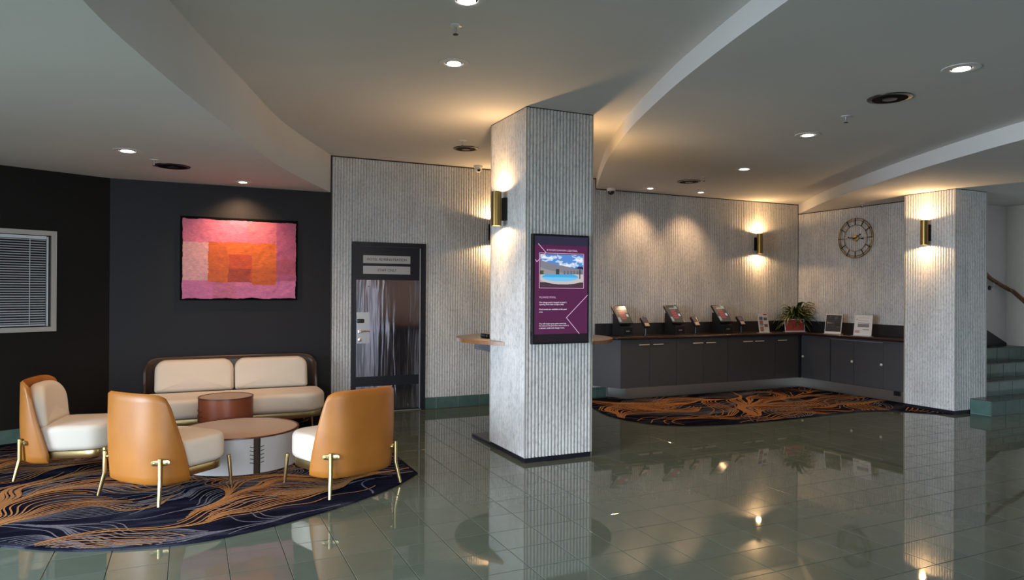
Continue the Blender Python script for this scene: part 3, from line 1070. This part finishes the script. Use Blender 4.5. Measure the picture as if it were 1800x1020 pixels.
# ------------------------------------------------------------------ display screen on the pillar
def display():
    x0, x1, z0, z1 = 2.700, 3.264, 1.040, 2.006
    yb, yf = P1[2] - .003, P1[2] - .052
    root = thing('display_screen', 'upright purple advertising screen on the reeded pillar', 'screen', ((x0 + x1) / 2, P1[2] - .003, z0))
    W, H = x1 - x0, z1 - z0
    MB().box(-W / 2, W / 2, -.049, 0, 0, H).build('casing', 'black_satin', root, 0)
    def flat(n, m_, xa, xb, za, zb, y=-.0500, par=root):
        return MB().box(xa, xb, y - .0005, y, za, zb).build(n, m_, par, 0)
    fx = .016
    sc = flat('screen_panel', 'screen_purple', -W / 2 + fx, W / 2 - fx, .088, .868)
    flat('screen_band', 'screen_navy', -W / 2 + fx, W / 2 - fx, .868, H - .018, par=sc)
    flat('screen_band', 'screen_black', -W / 2 + fx, W / 2 - fx, .018, .088, par=sc)
    S = 1 / 463.0      # zoom pixels to metres across the panel (face px 37..522 -> W)
    def X(px): return -W / 2 + (px - 38) / 482 * W
    def Z(px, py):     # undo the perspective slope of the crop
        t = (px - 38) / 482
        top, bot = 38 + 16 * t, 996 - 16 * t
        return (1 - (py - top) / (bot - top)) * H
    y = -.0510
    # picture of a pool
    nx, nz = 128, 98
    xa, xb = X(96), X(468)
    za, zb = Z(280, 498), Z(280, 218)
    v, f, fc = [], [], []
    for j in range(nz + 1):
        for i in range(nx + 1):
            v.append((xa + (xb - xa) * i / nx, y - .0006, za + (zb - za) * j / nz))
    for j in range(nz):
        for i in range(nx):
            u, t = (i + .5) / nx, 1 - (j + .5) / nz
            n1 = noise.noise((u * 5, t * 7, 3.3)) + .5 * noise.noise((u * 14, t * 16, 1.1))
            roof = .17 + .28 * u ** .7
            if t < roof:
                c = (88, 138, 210) if n1 < .0 else ((190, 210, 235) if n1 < .3 else (235, 240, 246))
                if u > .82 and .36 < t < .48 and abs(u - .93) * .6 < t - .34: c = (36, 48, 78)
            elif t < .62 - .02 * u:
                c = (128, 128, 140) if t < roof + .22 else (150, 146, 150)
                if .36 < u < .44 and t > .45: c = (60, 66, 60)
                if u > .5 and (int(u * 26) % 2 == 0) and t > .5: c = (104, 104, 112)
                if u < .08 and t > .5: c = (70, 84, 56)
            else:
                e = ((u - .46) / .42) ** 2 + ((t - .70) / .13) ** 2
                e2 = ((u - .52) / .56) ** 2 + ((t - .70) / .22) ** 2
                if e < 1: c = (70, 168, 226) if t < .70 else (120, 194, 236)
                elif e2 < 1: c = (198, 192, 190)
                elif t > .82 + .04 * math.cos(u * 6): c = (72, 52, 62)
                else: c = (176, 166, 168)
            if abs(u - .92) < .012 and t > .45 and t < .75: c = (44, 50, 66)
            fc.append(lin(c))
            f.append((j * (nx + 1) + i, j * (nx + 1) + i + 1, (j + 1) * (nx + 1) + i + 1, (j + 1) * (nx + 1) + i))
    me = bpy.data.meshes.new('screen_picture')
    me.from_pydata(v, [], f)
    ca = me.color_attributes.new('paint', 'FLOAT_COLOR', 'CORNER')
    for p in me.polygons:
        for li in p.loop_indices:
            ca.data[li].color = (*fc[p.index], 1)
    me.materials.append(MATS['screen_picture'])
    share(me, 'screen_picture', sc, (0, 0, 0))
    b = MB()
    t_ = .0045
    xa -= .010; xb += .006; za -= .012; zb += .012
    b.box(xa, xb, y - .0008, y, za, za + t_).box(xa, xb, y - .0008, y, zb - t_, zb).box(xa, xa + t_, y - .0008, y, za, zb).box(xb - t_, xb, y - .0008, y, za, zb)
    b.build('picture_border', 'screen_pink', sc, 0)
    def stroke(pts, w=.0055):
        mb = MB()
        for (p, q) in zip(pts[:-1], pts[1:]):
            P, Q = Vector(p), Vector(q)
            d = (Q - P).normalized() * w / 2
            n_ = Vector((-d.y, d.x))
            c = [P - n_ - d, Q - n_ + d, Q + n_ + d, P + n_ - d]
            mb.loops([[(k.x, y - .0016, k.y) for k in c], [(k.x, y - .0009, k.y) for k in c]])
        mb.build('chevron', 'screen_pink', sc, 0)
    C_ = lambda px, py: (X(px), Z(px, py))
    stroke([C_(80, 126), C_(144, 202), C_(68, 282), C_(56, 264)])
    stroke([C_(506, 568), C_(322, 762), C_(434, 898)])
    def tx(s, px0, px1, py, size, m_='screen_pink'):
        text_obj(s, size, 'lettering', m_, sc, (X(px0), y - .001, Z(px0, py)), fit=X(px1) - X(px0))
    tx('RYDGES DARWIN CENTRAL', 150, 415, 188, .024)
    tx('PLUNGE POOL', 90, 230, 596, .022)
    for s, xe, py in (('Our plunge pool is located on level 1,', 325, 638), ('opening from 6am to 8pm daily', 298, 656), ('Pool towels are available at the pool', 322, 698),
                      ('area.', 120, 720), ('You will require your guest room key', 320, 822), ('for entry to the pool area where there is', 342, 840), ('a shower, toilet and change room.', 306, 860)):
        tx(s, 90, xe, py, .0185, 'screen_white')
    MB().box(-W / 2 - .004, -W / 2, -.03, -.012, .075, .11).build('side_port', 'black', root, 0)
display()

# ------------------------------------------------------------------ wall sconces
def sconce(label, loc, rz, power=28.0):
    """origin on the wall at mid height; local -y points away from the wall"""
    root = thing('wall_sconce', label, 'sconce', loc, rz, 'brass cylinder wall sconces')
    MB().box(-.030, .030, -.030, 0, -.105, .105).build('wall_bracket', 'black', root, 0)
    rad, h, cy = .046, .157, -.095
    prof = [(rad, -h), (rad, h), (rad - .004, h), (rad - .004, -h)]
    MB().lathe([(rad - .004, -h), (rad, -h), (rad, h), (rad - .004, h), (rad - .004, -h)], 28, (0, cy), False, False).build('brass_tube', 'aged_brass', root, 30)
    for s in (-1, 1):
        z = s * (h - .012)
        MB().lathe([(.036, z - .003), (.036, z + .003)], 20, (0, cy)).build('lamp_disc', 'warm_lamp', root, 30)
        spot('sconce_light', (0, cy, s * (h - .004)), (0, 0, s), power, WARM, 168, .25, .028, root)
    return root
sconce('brass cylinder sconce on the pillar with the purple screen', (P1[0], 5.855, 2.262), R(-90))
sconce('brass cylinder sconce half hidden on the wall behind the near pillar', (3.605, YW, 2.282), 0)
sconce('brass cylinder sconce on the wall above the check-in counter', (8.235, YW, 2.284), 0)
sconce('brass cylinder sconce on the pillar by the stairs', (P2[0], 5.842, 2.288), R(-90))
sconce('brass cylinder sconce on the hidden right face of the screen pillar', (P1[1], 5.855, 2.262), R(90))

# ------------------------------------------------------------------ ceiling fittings
def downlight(label, x, y, z, power, tilt=None, rad=.062, cone=100, blend=.6):
    root = thing('downlight', label, 'downlight', (x, y, z), 0, 'recessed ceiling downlights')
    MB().lathe([(rad + .052, 0), (rad + .050, -.004), (rad + .006, -.006), (rad, -.003), (rad, .0)], 36, cap0=True, cap1=False).build('trim_ring', 'ceiling_paint', root, 30)
    MB().lathe([(rad * .82, -.004), (rad * .82, -.0085), (.001, -.009)], 30).build('lamp_disc', 'down_lamp', root, 30)
    spot('downlight_lamp', (0, 0, -.03), tilt or (0, 0, -1), power, DOWN, cone, blend, .04, root)
downlight('downlight in the high ceiling before the near pillar', 1.69, 4.638, HHI, 55)
downlight('downlight at the top edge of the photo in the high ceiling', 1.384, 3.60, HHI, 45)
downlight('downlight left of the air vent in the lounge ceiling', -.488, 6.705, HLEFT, 85)
downlight('downlight above the pink painting', .516, 8.076, HLEFT, 66, (0, .42, -1), .045, 112, 1.0)
downlight('largest downlight at upper right in the dropped ceiling', 4.55, 2.863, HMID, 40)
downlight('downlight between sprinkler and wall lights in the dropped ceiling', 5.196, 4.682, HMID, 45)
downlight('downlight right of the far air vent over the counter carpet', 5.958, 6.302, HMID, 60)
downlight('small wall-washing downlight over the first kiosk', 5.894, 8.066, HMID, 52, (0, .22, -1), .045, 92, 1.0)
downlight('small wall-washing downlight over the second kiosk', 6.783, 8.049, HMID, 52, (0, .22, -1), .045, 92, 1.0)

def vent(label, x, y, z, rad=.155):
    root = thing('air_vent', label, 'air vent', (x, y, z), 0, 'round black ceiling air vents')
    MB().lathe([(rad, 0), (rad - .003, -.007), (rad - .03, -.010), (rad - .036, -.004)], 40).build('flange', 'black_satin', root, 30)
    MB().lathe([(rad - .034, -.004), (rad - .034, -.009), (.03, -.006)], 40).build('throat', 'matt_black', root, 30)
    MB().lathe([(.05, -.008), (.05, -.014), (.02, -.016)], 24).build('damper_disc', 'black_satin', root, 30)
vent('round black air vent in the high ceiling left of the near pillar', 2.828, 7.348, HHI, .145)
vent('round black air vent in the lounge ceiling above the dark wall', -.159, 7.345, HLEFT, .16)
vent('large round black air vent at upper right in the dropped ceiling', 4.759, 3.528, HMID, .155)
vent('round black air vent in the dropped ceiling above the kiosks', 5.984, 7.338, HMID, .155)

def sprinkler(label, x, y, z):
    root = thing('sprinkler_head', label, 'sprinkler', (x, y, z), 0, 'ceiling fire sprinklers')
    MB().lathe([(.038, 0), (.036, -.004), (.012, -.008)], 24).build('escutcheon', 'white_plastic', root, 30)
    MB().lathe([(.008, -.006), (.008, -.03), (.005, -.034), (.005, -.052)], 12).build('stem', 'brushed_steel', root, 30)
    MB().lathe([(.004, -.050), (.017, -.054), (.017, -.057), (.004, -.059)], 16).build('deflector', 'black', root, 30)
sprinkler('sprinkler nearest the top edge in the high ceiling', 1.459, 3.978, HHI)
sprinkler('sprinkler just behind the air vent left of the near pillar', 2.645, 6.977, HHI)
sprinkler('sprinkler beside the lounge ceiling air vent', -.301, 7.066, HLEFT)
sprinkler('sprinkler below the large air vent at upper right', 4.925, 4.047, HMID)
sprinkler('sprinkler beside the air vent above the kiosks', 5.915, 6.965, HMID)
sprinkler('sprinkler over the wall clock', 8.915, 7.037, HLO)

def cctv(label, x, y, z, rz, s=1.0):
    root = thing('security_camera', label, 'camera', (x, y, z), rz, 'white dome security cameras')
    MB().lathe([(.062 * s, 0), (.062 * s, -.028 * s), (.05 * s, -.04 * s)], 28).build('mount', 'white_plastic', root, 30)
    MB().lathe([(.046 * s, -.036 * s), (.047 * s, -.055 * s), (.036 * s, -.078 * s), (.015 * s, -.09 * s), (.001, -.092 * s)], 24).build('dome', 'white_plastic' if s < 1 else 'black_satin', root, 40)
    MB().lathe([(.02, 0), (.02, .012), (.012, .016)], 16).xf(Matrix.Translation((0, -.034 * s, -.066 * s)) @ Matrix.Rotation(R(65), 4, 'X')).build('lens', 'black', root)
cctv('white dome camera above the steel door, left of the near pillar', 3.366, 8.30, HHI, R(-10), .95)
cctv('white dome camera with dark eye at the left end of the counter wall', 5.42, 8.34, HMID, R(-15), 1.0)

# ------------------------------------------------------------------ counter
WT = 0.885
YF, XF = 8.04, 8.78            # cabinet faces
def counter():
    CB, CT = .165, .842
    def cab(label, x0, x1, seams, left=None):
        root = thing('base_cabinet', label, 'cabinet', ((x0 + x1) / 2, YF, CB), 0, 'charcoal cabinets of the long counter')
        ox = (x0 + x1) / 2
        if left:
            MB().prism([(x0 - ox, .018), (x1 - ox, .018), (x1 - ox, .405), (left - ox, .405)], 0, CT - CB).build('carcass', 'grey_laminate', root, 0)
        else:
            MB().box(x0 - ox, x1 - ox, .018, .405, 0, CT - CB).build('carcass', 'grey_laminate', root, 0)
        for a, b, h0, h1 in seams:
            d = MB().box(a - ox + .0025, b - ox - .0025, 0, .018, .002, CT - CB - .004).build('door', 'charcoal_laminate', root, 0)
            hm = MB().tube([(h0 - ox, -.022, .600), (h1 - ox, -.022, .600)], .0075, 8)
            for q in (h0 + .018, h1 - .018):
                hm.tube([(q - ox, -.022, .600), (q - ox, 0, .600)], .004, 6)
            hm.build('handle', 'pale_handle', d)
    cab('two-door charcoal cabinet at the left end of the long counter', 5.405, 6.35, [(5.405, 5.882, 5.687, 5.861), (5.882, 6.35, 5.929, 6.097)], 5.20)
    cab('two-door charcoal cabinet under the second kiosk', 6.352, 7.298, [(6.352, 6.836, 6.634, 6.812), (6.836, 7.298, 6.876, 7.046)])
    cab('two-door charcoal cabinet under the third kiosk', 7.30, 8.243, [(7.30, 7.779, 7.584, 7.765), (7.779, 8.243, 7.822, 7.995)])
    cab('single-door charcoal cabinet at the inner corner of the counter', 8.245, 8.745, [(8.245, 8.745, 8.288, 8.468)])
    # clock side, doors face -x
    def cabx(label, y0, y1, doors, extra=0.0, m_='grey_laminate'):
        root = thing('base_cabinet', label, 'cabinet', (XF, (y0 + y1) / 2, CB), 0, 'grey cabinets under the clock')
        oy = (y0 + y1) / 2
        MB().box(.018, .385, y0 - oy, y1 - oy, 0, CT - CB).build('carcass', m_, root, 0)
        for a, b, k in doors:
            d = MB().box(extra, .018, a - oy + .003, b - oy - .003, .012, CT - CB - .03).build('door', m_, root, 0)
            if k is not None:
                MB().lathe([(.019, 0), (.019, .010), (.013, .016), (.004, .017)], 20).xf(Matrix.Translation((extra, k - oy, .505 - CB)) @ Matrix.Rotation(R(-90), 4, 'Y')).build('lock_knob', 'pale_handle', d)
        return root, oy
    cabx('grey cabinet with one knob beside the inner counter corner', 7.476, 8.02, [(7.476, 8.02, 7.985)])
    r_, oy = cabx('grey sliding-door cabinet with two knobs below the clock', 6.593, 7.474, [(7.068, 7.474, 7.097), (6.593, 7.068, 6.622)], .008)
    MB().box(-.004, .012, 6.595 - oy, 7.472 - oy, CT - CB - .032, CT - CB - .022).build('sliding_track', 'brushed_steel', r_, 0)
    MB().box(-.004, .012, 6.595 - oy, 7.472 - oy, .002, .012).build('sliding_track', 'charcoal_laminate', r_, 0)
    cabx('plain grey end cabinet against the stair pillar', 6.19, 6.591, [(6.19, 6.591, None)])
    # corner post
    tag(MB().box(8.747, XF + .01, 8.022, 8.08, CB, CT).build('corner_post', 'navy_black_paint', smooth=0), 'dark filler post in the inner corner of the counter', 'post')
    # plinth
    struct(MB().prism([(5.52, 8.10), (8.85, 8.10), (8.85, 6.19), (9.14, 6.19), (9.14, 8.43), (5.44, 8.43)], .0, CB - .001).build('baseboard_counter', 'plinth_steel', smooth=0), 'brushed steel plinth under the counter')
    out = tag(MB().box(-.006, 0, -.05, .05, -.032, .032).build('power_outlet', 'black', smooth=0), 'black power outlet in the plinth by the stair pillar', 'outlet')
    out.location = (8.849, 6.425, .124)
    # worktop with rounded nose
    poly = [(5.14, 8.445), (5.20, 8.14), (5.24, 8.03), (5.31, 7.975), (5.40, 7.965), (8.715, 7.965), (8.715, 6.19), (9.165, 6.19), (9.165, 8.445)]
    root = thing('worktop', 'dark L-shaped worktop running along both counters', 'worktop', (5.4, 8.2, CT))
    o = [(x - 5.4, y - 8.2) for x, y in poly]
    MB().pillow(o, 0.001, WT - CT, .018, 5).build('slab', 'worktop_edge', root, 40)
    i_ = [(5.185, 8.44), (5.235, 8.16), (5.27, 8.06), (5.33, 8.005), (5.42, 7.995), (8.745, 7.995), (8.745, 6.20), (9.16, 6.20), (9.16, 8.44)]
    MB().prism([(x - 5.4, y - 8.2) for x, y in i_], WT - CT - .002, WT - CT + .0006).build('top_surface', 'dark_worktop', root, 0)
    struct(MB().box(5.227, 9.145, 8.426, 8.448, WT + .001, 1.05).build('trim_1', 'upstand', smooth=0), 'dark upstand along the back of the long counter')
    struct(MB().box(9.147, 9.168, 6.19, 8.448, WT + .001, 1.05).build('trim_2', 'upstand', smooth=0), 'dark upstand along the counter under the clock')
counter()

# ------------------------------------------------------------------ kiosks, card readers, signs
def kiosk():
    root = thing('check_in_kiosk', 'x', 'kiosk', (0, 0, WT), 0, 'check-in kiosks on the long counter')
    # body: side profile in y-z, local y grows towards the wall
    prof = [(-.09, 0), (.17, 0), (.17, .305), (.125, .305), (-.035, .13), (-.09, .13)]
    MB().loops([[(-.085, y, z) for y, z in prof], [(.085, y, z) for y, z in prof]]).build('body', 'black_satin', root, 0)
    MB().box(-.078, .078, -.0925, -.09, .012, .118).build('front_panel', 'black', root, 0)
    MB().box(-.030, .030, -.0935, -.0925, .060, .074).build('printed_label', 'print_grey', root, 0)
    T = Matrix.Translation((0, -.045, .165)) @ Matrix.Rotation(R(-40), 4, 'X')
    sl = MB().pillow(round_rect(-.118, .118, 0, .325, .008, 3), -.012, .012, .003, 2)
    B = T @ Matrix(((1, 0, 0, 0), (0, 0, -1, 0), (0, 1, 0, 0), (0, 0, 0, 1)))
    sl.xf(B).build('tablet', 'black_satin', root, 30)
    def face(n, m_, xa, xb, ya, yb, z=.0125):
        MB().box(xa, xb, ya, yb, z, z + .0006).xf(B).build(n, m_, root, 0)
    face('screen', 'kiosk_face', -.108, .108, .012, .313)
    face('screen_graphic', 'kiosk_white', -.05, .05, .268, .274, .0132)
    face('screen_graphic', 'kiosk_white', -.06, .06, .252, .258, .0132)
    for k in range(4):
        face('screen_button', 'kiosk_red', -.045, .045, .075 + .042 * k, .107 + .042 * k, .0132)
    face('screen_graphic', 'kiosk_teal', -.10, -.06, .03, .11, .0132)
    face('screen_graphic', 'kiosk_white', .06, .095, .12, .165, .0132)
    face('screen_graphic', 'kiosk_teal', .05, .10, .255, .31, .0132)
    return root
ks = kiosk()
for k, (x, y, lab) in enumerate(((5.565, 8.21, 'black check-in kiosk whose tilted screen catches the light, leftmost on the counter'),
                                 (6.485, 8.215, 'black check-in kiosk with tilted screen, middle one of three'),
                                 (7.385, 8.22, 'black check-in kiosk with tilted screen, nearest the brass wall sconce'))):
    o = ks if k == 0 else copy_tree(ks)
    o.location = (x, y, WT + .0012)
    o['label'] = lab

def reader():
    root = thing('card_reader', 'x', 'card reader', (0, 0, WT), 0, 'card payment readers on the long counter')
    MB().lathe([(.045, 0), (.045, .006), (.018, .012), (.015, .10), (.018, .14)], 20).build('stand', 'black_satin', root, 30)
    T = Matrix.Translation((0, -.045, .115)) @ Matrix.Rotation(R(-42), 4, 'X') @ Matrix(((1, 0, 0, 0), (0, 0, -1, 0), (0, 1, 0, 0), (0, 0, 0, 1)))
    MB().pillow(round_rect(-.050, .050, 0, .175, .012, 4), -.022, .016, .006, 3).xf(T).build('terminal', 'black_satin', root, 30)
    MB().box(-.036, .036, .085, .160, .0162, .0170).xf(T).build('screen', 'reader_face', root, 0)
    MB().box(-.036, .036, .012, .070, .0162, .0175).xf(T).build('keypad', 'print_tan', root, 0)
    return root
rd = reader()
for k, (x, y, lab) in enumerate(((5.905, 8.17, 'small black card reader between the first and second kiosk'),
                                 (6.82, 8.19, 'small black card reader between the second and third kiosk'),
                                 (7.70, 8.19, 'small black card reader right of the third kiosk'))):
    o = rd if k == 0 else copy_tree(rd)
    o.location = (x, y, WT + .0012)
    o['label'] = lab

def stand_sign(label, loc, rz, w, h, sheet, prints, foot=True):
    """leaning acrylic sign holder; local -y is its front"""
    root = thing('sign_holder', label, 'sign', (loc[0], loc[1], WT + .0012), rz, 'counter sign holders')
    T = Matrix.Rotation(R(-9), 4, 'X') @ Matrix(((1, 0, 0, 0), (0, 0, -1, 0), (0, 1, 0, 0), (0, 0, 0, 1)))
    MB().box(-w / 2, w / 2, .002, h, -.003, .001).xf(T).build('acrylic_back', 'acrylic', root, 0)
    if foot:
        MB().box(-w / 2, w / 2, -.045, .055, .0, .004).build('foot', 'acrylic', root, 0)
    MB().box(-w / 2 + .004, w / 2 - .004, .012, h - .004, .001, .0018).xf(T).build('paper_sheet', sheet, root, 0)
    for m_, u0, u1, t0, t1 in prints:
        MB().box(-w / 2 + w * u0, -w / 2 + w * u1, h * t0, h * t1, .0018, .0024).xf(T).build('print', m_, root, 0)
stand_sign('white leaflet sign with small pictures, left of the fern', (8.02, 8.03), R(4), .225, .305, 'paper_white',
           [('print_red', .55, .9, .90, .97), ('print_blue', .12, .45, .66, .82), ('print_orange', .12, .45, .45, .63), ('print_blue', .12, .45, .38, .43),
            ('print_brown', .55, .88, .64, .78), ('print_grey', .55, .88, .70, .75), ('print_orange', .12, .45, .08, .28), ('print_brown', .55, .88, .30, .44), ('print_grey', .12, .45, .28, .33)])
stand_sign('red landscape card in front of the fern', (8.735, 8.10), R(-12), .36, .205, 'paper_white',
           [('print_red', .035, .965, .08, .95), ('print_red_pale', .18, .80, .66, .72), ('print_red_pale', .26, .72, .55, .59)])
stand_sign('dark framed flyer on the counter beneath the clock, left of two', (8.835, 7.48), R(-82), .27, .30, 'paper_white',
           [('print_dark', .04, .96, .12, .96), ('print_grey', .25, .55, .80, .93), ('print_tan', .55, .75, .76, .90), ('paper_white', .12, .52, .53, .61), ('paper_white', .12, .52, .44, .51),
            ('print_olive', .62, .88, .40, .56), ('print_tan', .12, .90, .35, .37), ('print_tan', .30, .68, .26, .30), ('print_tan', .34, .62, .22, .245)])
stand_sign('pale paper notice on the counter near the stair pillar', (8.835, 6.97), R(-84), .275, .305, 'paper_white',
           [('print_tan', .20, .85, .86, .875), ('print_tan', .10, .17, .76, .82), ('print_tan', .22, .78, .72, .74), ('print_grey', .20, .84, .42, .58), ('paper_white', .34, .70, .47, .52),
            ('print_grey', .20, .86, .61, .63), ('print_tan', .50, .86, .28, .34), ('print_tan', .06, .34, .14, .26)])

# ------------------------------------------------------------------ fern
def fern():
    root = thing('potted_fern', 'leafy fern in a glossy maroon pot in the counter corner', 'plant', (8.90, 8.25, WT + .0012))
    MB().lathe([(.05, 0), (.085, .02), (.118, .07), (.122, .12), (.105, .175), (.085, .20), (.078, .195), (.095, .16)], 32, cap1=True).build('pot', 'maroon_glaze', root, 40)
    ms = []
    for k, (ln, up, dr) in enumerate(((.30, .20, .10), (.34, .13, .16), (.27, .26, .04), (.32, .05, .20))):
        v, f = [], []
        n = 7
        for i in range(n + 1):
            t = i / n
            r_ = ln * t
            z = up * math.sin(t * 2.0) - dr * t * t
            w = .024 * math.sin(PI * min(1, .08 + t * .94)) + .002
            v += [(r_, -w, z - .004), (r_, 0, z + .004), (r_, w, z - .004)]
            if i:
                b = 3 * i
                f += [(b - 3, b, b + 1, b - 2), (b - 2, b + 1, b + 2, b - 1)]
        me = bpy.data.meshes.new('leaf')
        me.from_pydata(v, [], f)
        for p in me.polygons: p.use_smooth = True
        me.materials.append(MATS['fern_leaf'])
        ms.append(me)
    rnd = random.Random(3)
    for k in range(140):
        a = k * 2.39996
        me = ms[rnd.choice((0, 0, 1, 1, 2, 3))]
        s = rnd.uniform(.72, 1.12)
        dx, dy = math.cos(a), math.sin(a)
        # leaves against the two walls stay shorter
        lim = min((.235 / dx) if dx > .05 else 9, (.165 / dy) if dy > .05 else 9)
        s = min(s, lim / .34)
        if s < .35:
            s = .5; me = ms[2]; a += PI
        share(me, 'leaf', root, (.03 * dx, .03 * dy, .19 + rnd.uniform(-.03, .04)), (rnd.uniform(-.3, .3), rnd.uniform(-.35, .25), a), (s, s, s))
fern()

# ------------------------------------------------------------------ wall clock
def clock():
    root = thing('wall_clock', 'large round skeleton clock with brass rings on the reeded wall', 'clock', (XC, 7.344, 2.341), R(-90))
    # local: x along the wall (towards the camera is +x), -y into the room
    def ring(r, t, n, m_):
        MB().tube([(r * math.cos(2 * PI * k / 72), -.018, r * math.sin(2 * PI * k / 72)) for k in range(72)], t, 8, True).build(n, m_, root, 60)
    ring(.300, .007, 'outer_ring', 'aged_brass')
    ring(.272, .0055, 'middle_ring', 'aged_brass')
    ring(.200, .005, 'inner_ring', 'aged_brass')
    for k in range(12):
        a = PI / 2 - 2 * PI * k / 12
        MB().tube([(r * math.cos(a), -.024, r * math.sin(a)) for r in (.200, .300)], .006, 6).build('hour_marker', 'black', root)
    MB().tube([(-.26, -.017, 0), (.26, -.017, 0)], .003, 6).build('cross_bar', 'aged_brass', root)
    MB().tube([(0, -.017, -.26), (0, -.017, .26)], .003, 6).build('cross_bar', 'aged_brass', root)
    MB().lathe([(.05, 0), (.05, .022), (.04, .028), (.012, .030)], 30).xf(Matrix.Rotation(R(90), 4, 'X')).build('hub', 'brass', root, 40)
    def hand(a, ln, w, tail=0.0):
        d = Vector((math.cos(a), 0, math.sin(a)))
        p = [d * -tail, d * (ln * .72), d * (ln * .80), d * ln]
        MB().tube([(q.x, -.036, q.z) for q in p], [w * .5, w * .5, w * 1.6, w * .2], 8).build('clock_hand', 'black', root)
    hand(R(28), .125, .008, .03)
    hand(R(-7), .165, .007, .12)
    MB().tube([(-.115, -.036, .018), (-.09, -.036, .014)], [.011, .004], 8).build('counterweight', 'black', root)
clock()

# ------------------------------------------------------------------ round bar table behind the pillar
def bar_table():
    cx, cy, rr = 3.238, 6.42, .808
    x0, x1, yb = P1[0] - .002, P1[1] + .002, P1[3] + .002
    zt = 1.030
    root = thing('bar_table', 'round timber-edged leaner table wrapped around the back of the near pillar', 'table', (cx, cy, 0))
    aL = math.atan2(-math.sqrt(rr ** 2 - (x0 - cx) ** 2), x0 - cx)       # left face meets circle (front side)
    aR = math.atan2(-math.sqrt(rr ** 2 - (x1 - cx) ** 2), x1 - cx)
    n = 60
    arc = [(rr * math.cos(aR + (aL + 2 * PI - aR) * k / n), rr * math.sin(aR + (aL + 2 * PI - aR) * k / n)) for k in range(n + 1)]
    notch = [(x0 - cx, yb - cy), (x1 - cx, yb - cy)]
    MB().prism(arc + notch, zt - .034, zt).build('table_edge', 'oak_table', root, 30)
    r2 = rr - .018
    arc2 = [(x * r2 / rr, y * r2 / rr) for x, y in arc]
    MB().prism(arc2 + notch, zt, zt + .001).build('table_surface', 'table_surface', root, 0)
    MB().box(2.675 - cx, 3.31 - cx, yb - cy, 6.66 - cy, .905, zt - .0345).build('apron', 'navy_black_paint', root, 0)
    MB().box(2.95 - cx, 3.05 - cx, yb + .10 - cy, yb + .2 - cy, .025, .905).build('pedestal', 'navy_black_paint', root, 0)
    MB().box(2.665 - cx, 3.32 - cx, yb - cy, 6.70 - cy, 0.001, .025).build('base_plate', 'black_satin', root, 0)
    it = thing('handheld_device', 'small black rounded device on the leaner table', 'device', (2.735, 6.45, zt + .001))
    MB().pillow(round_rect(-.06, .06, -.09, .09, .03, 5), 0, .045, .018, 4).build('body', 'black', it, 50)
    MB().tube([(.0, .09, .02), (.03, .13, .012), (.10, .15, .006)], .004, 6).build('cable', 'black', it)
    y = thing('small_dish', 'small yellow dish on the right of the leaner table', 'dish', (3.62, 6.17, zt + .001))
    MB().lathe([(.045, 0), (.060, .008), (.062, .030), (.056, .030), (.052, .012)], 28, cap1=True).build('dish', 'yellow_plastic', y, 40)
bar_table()
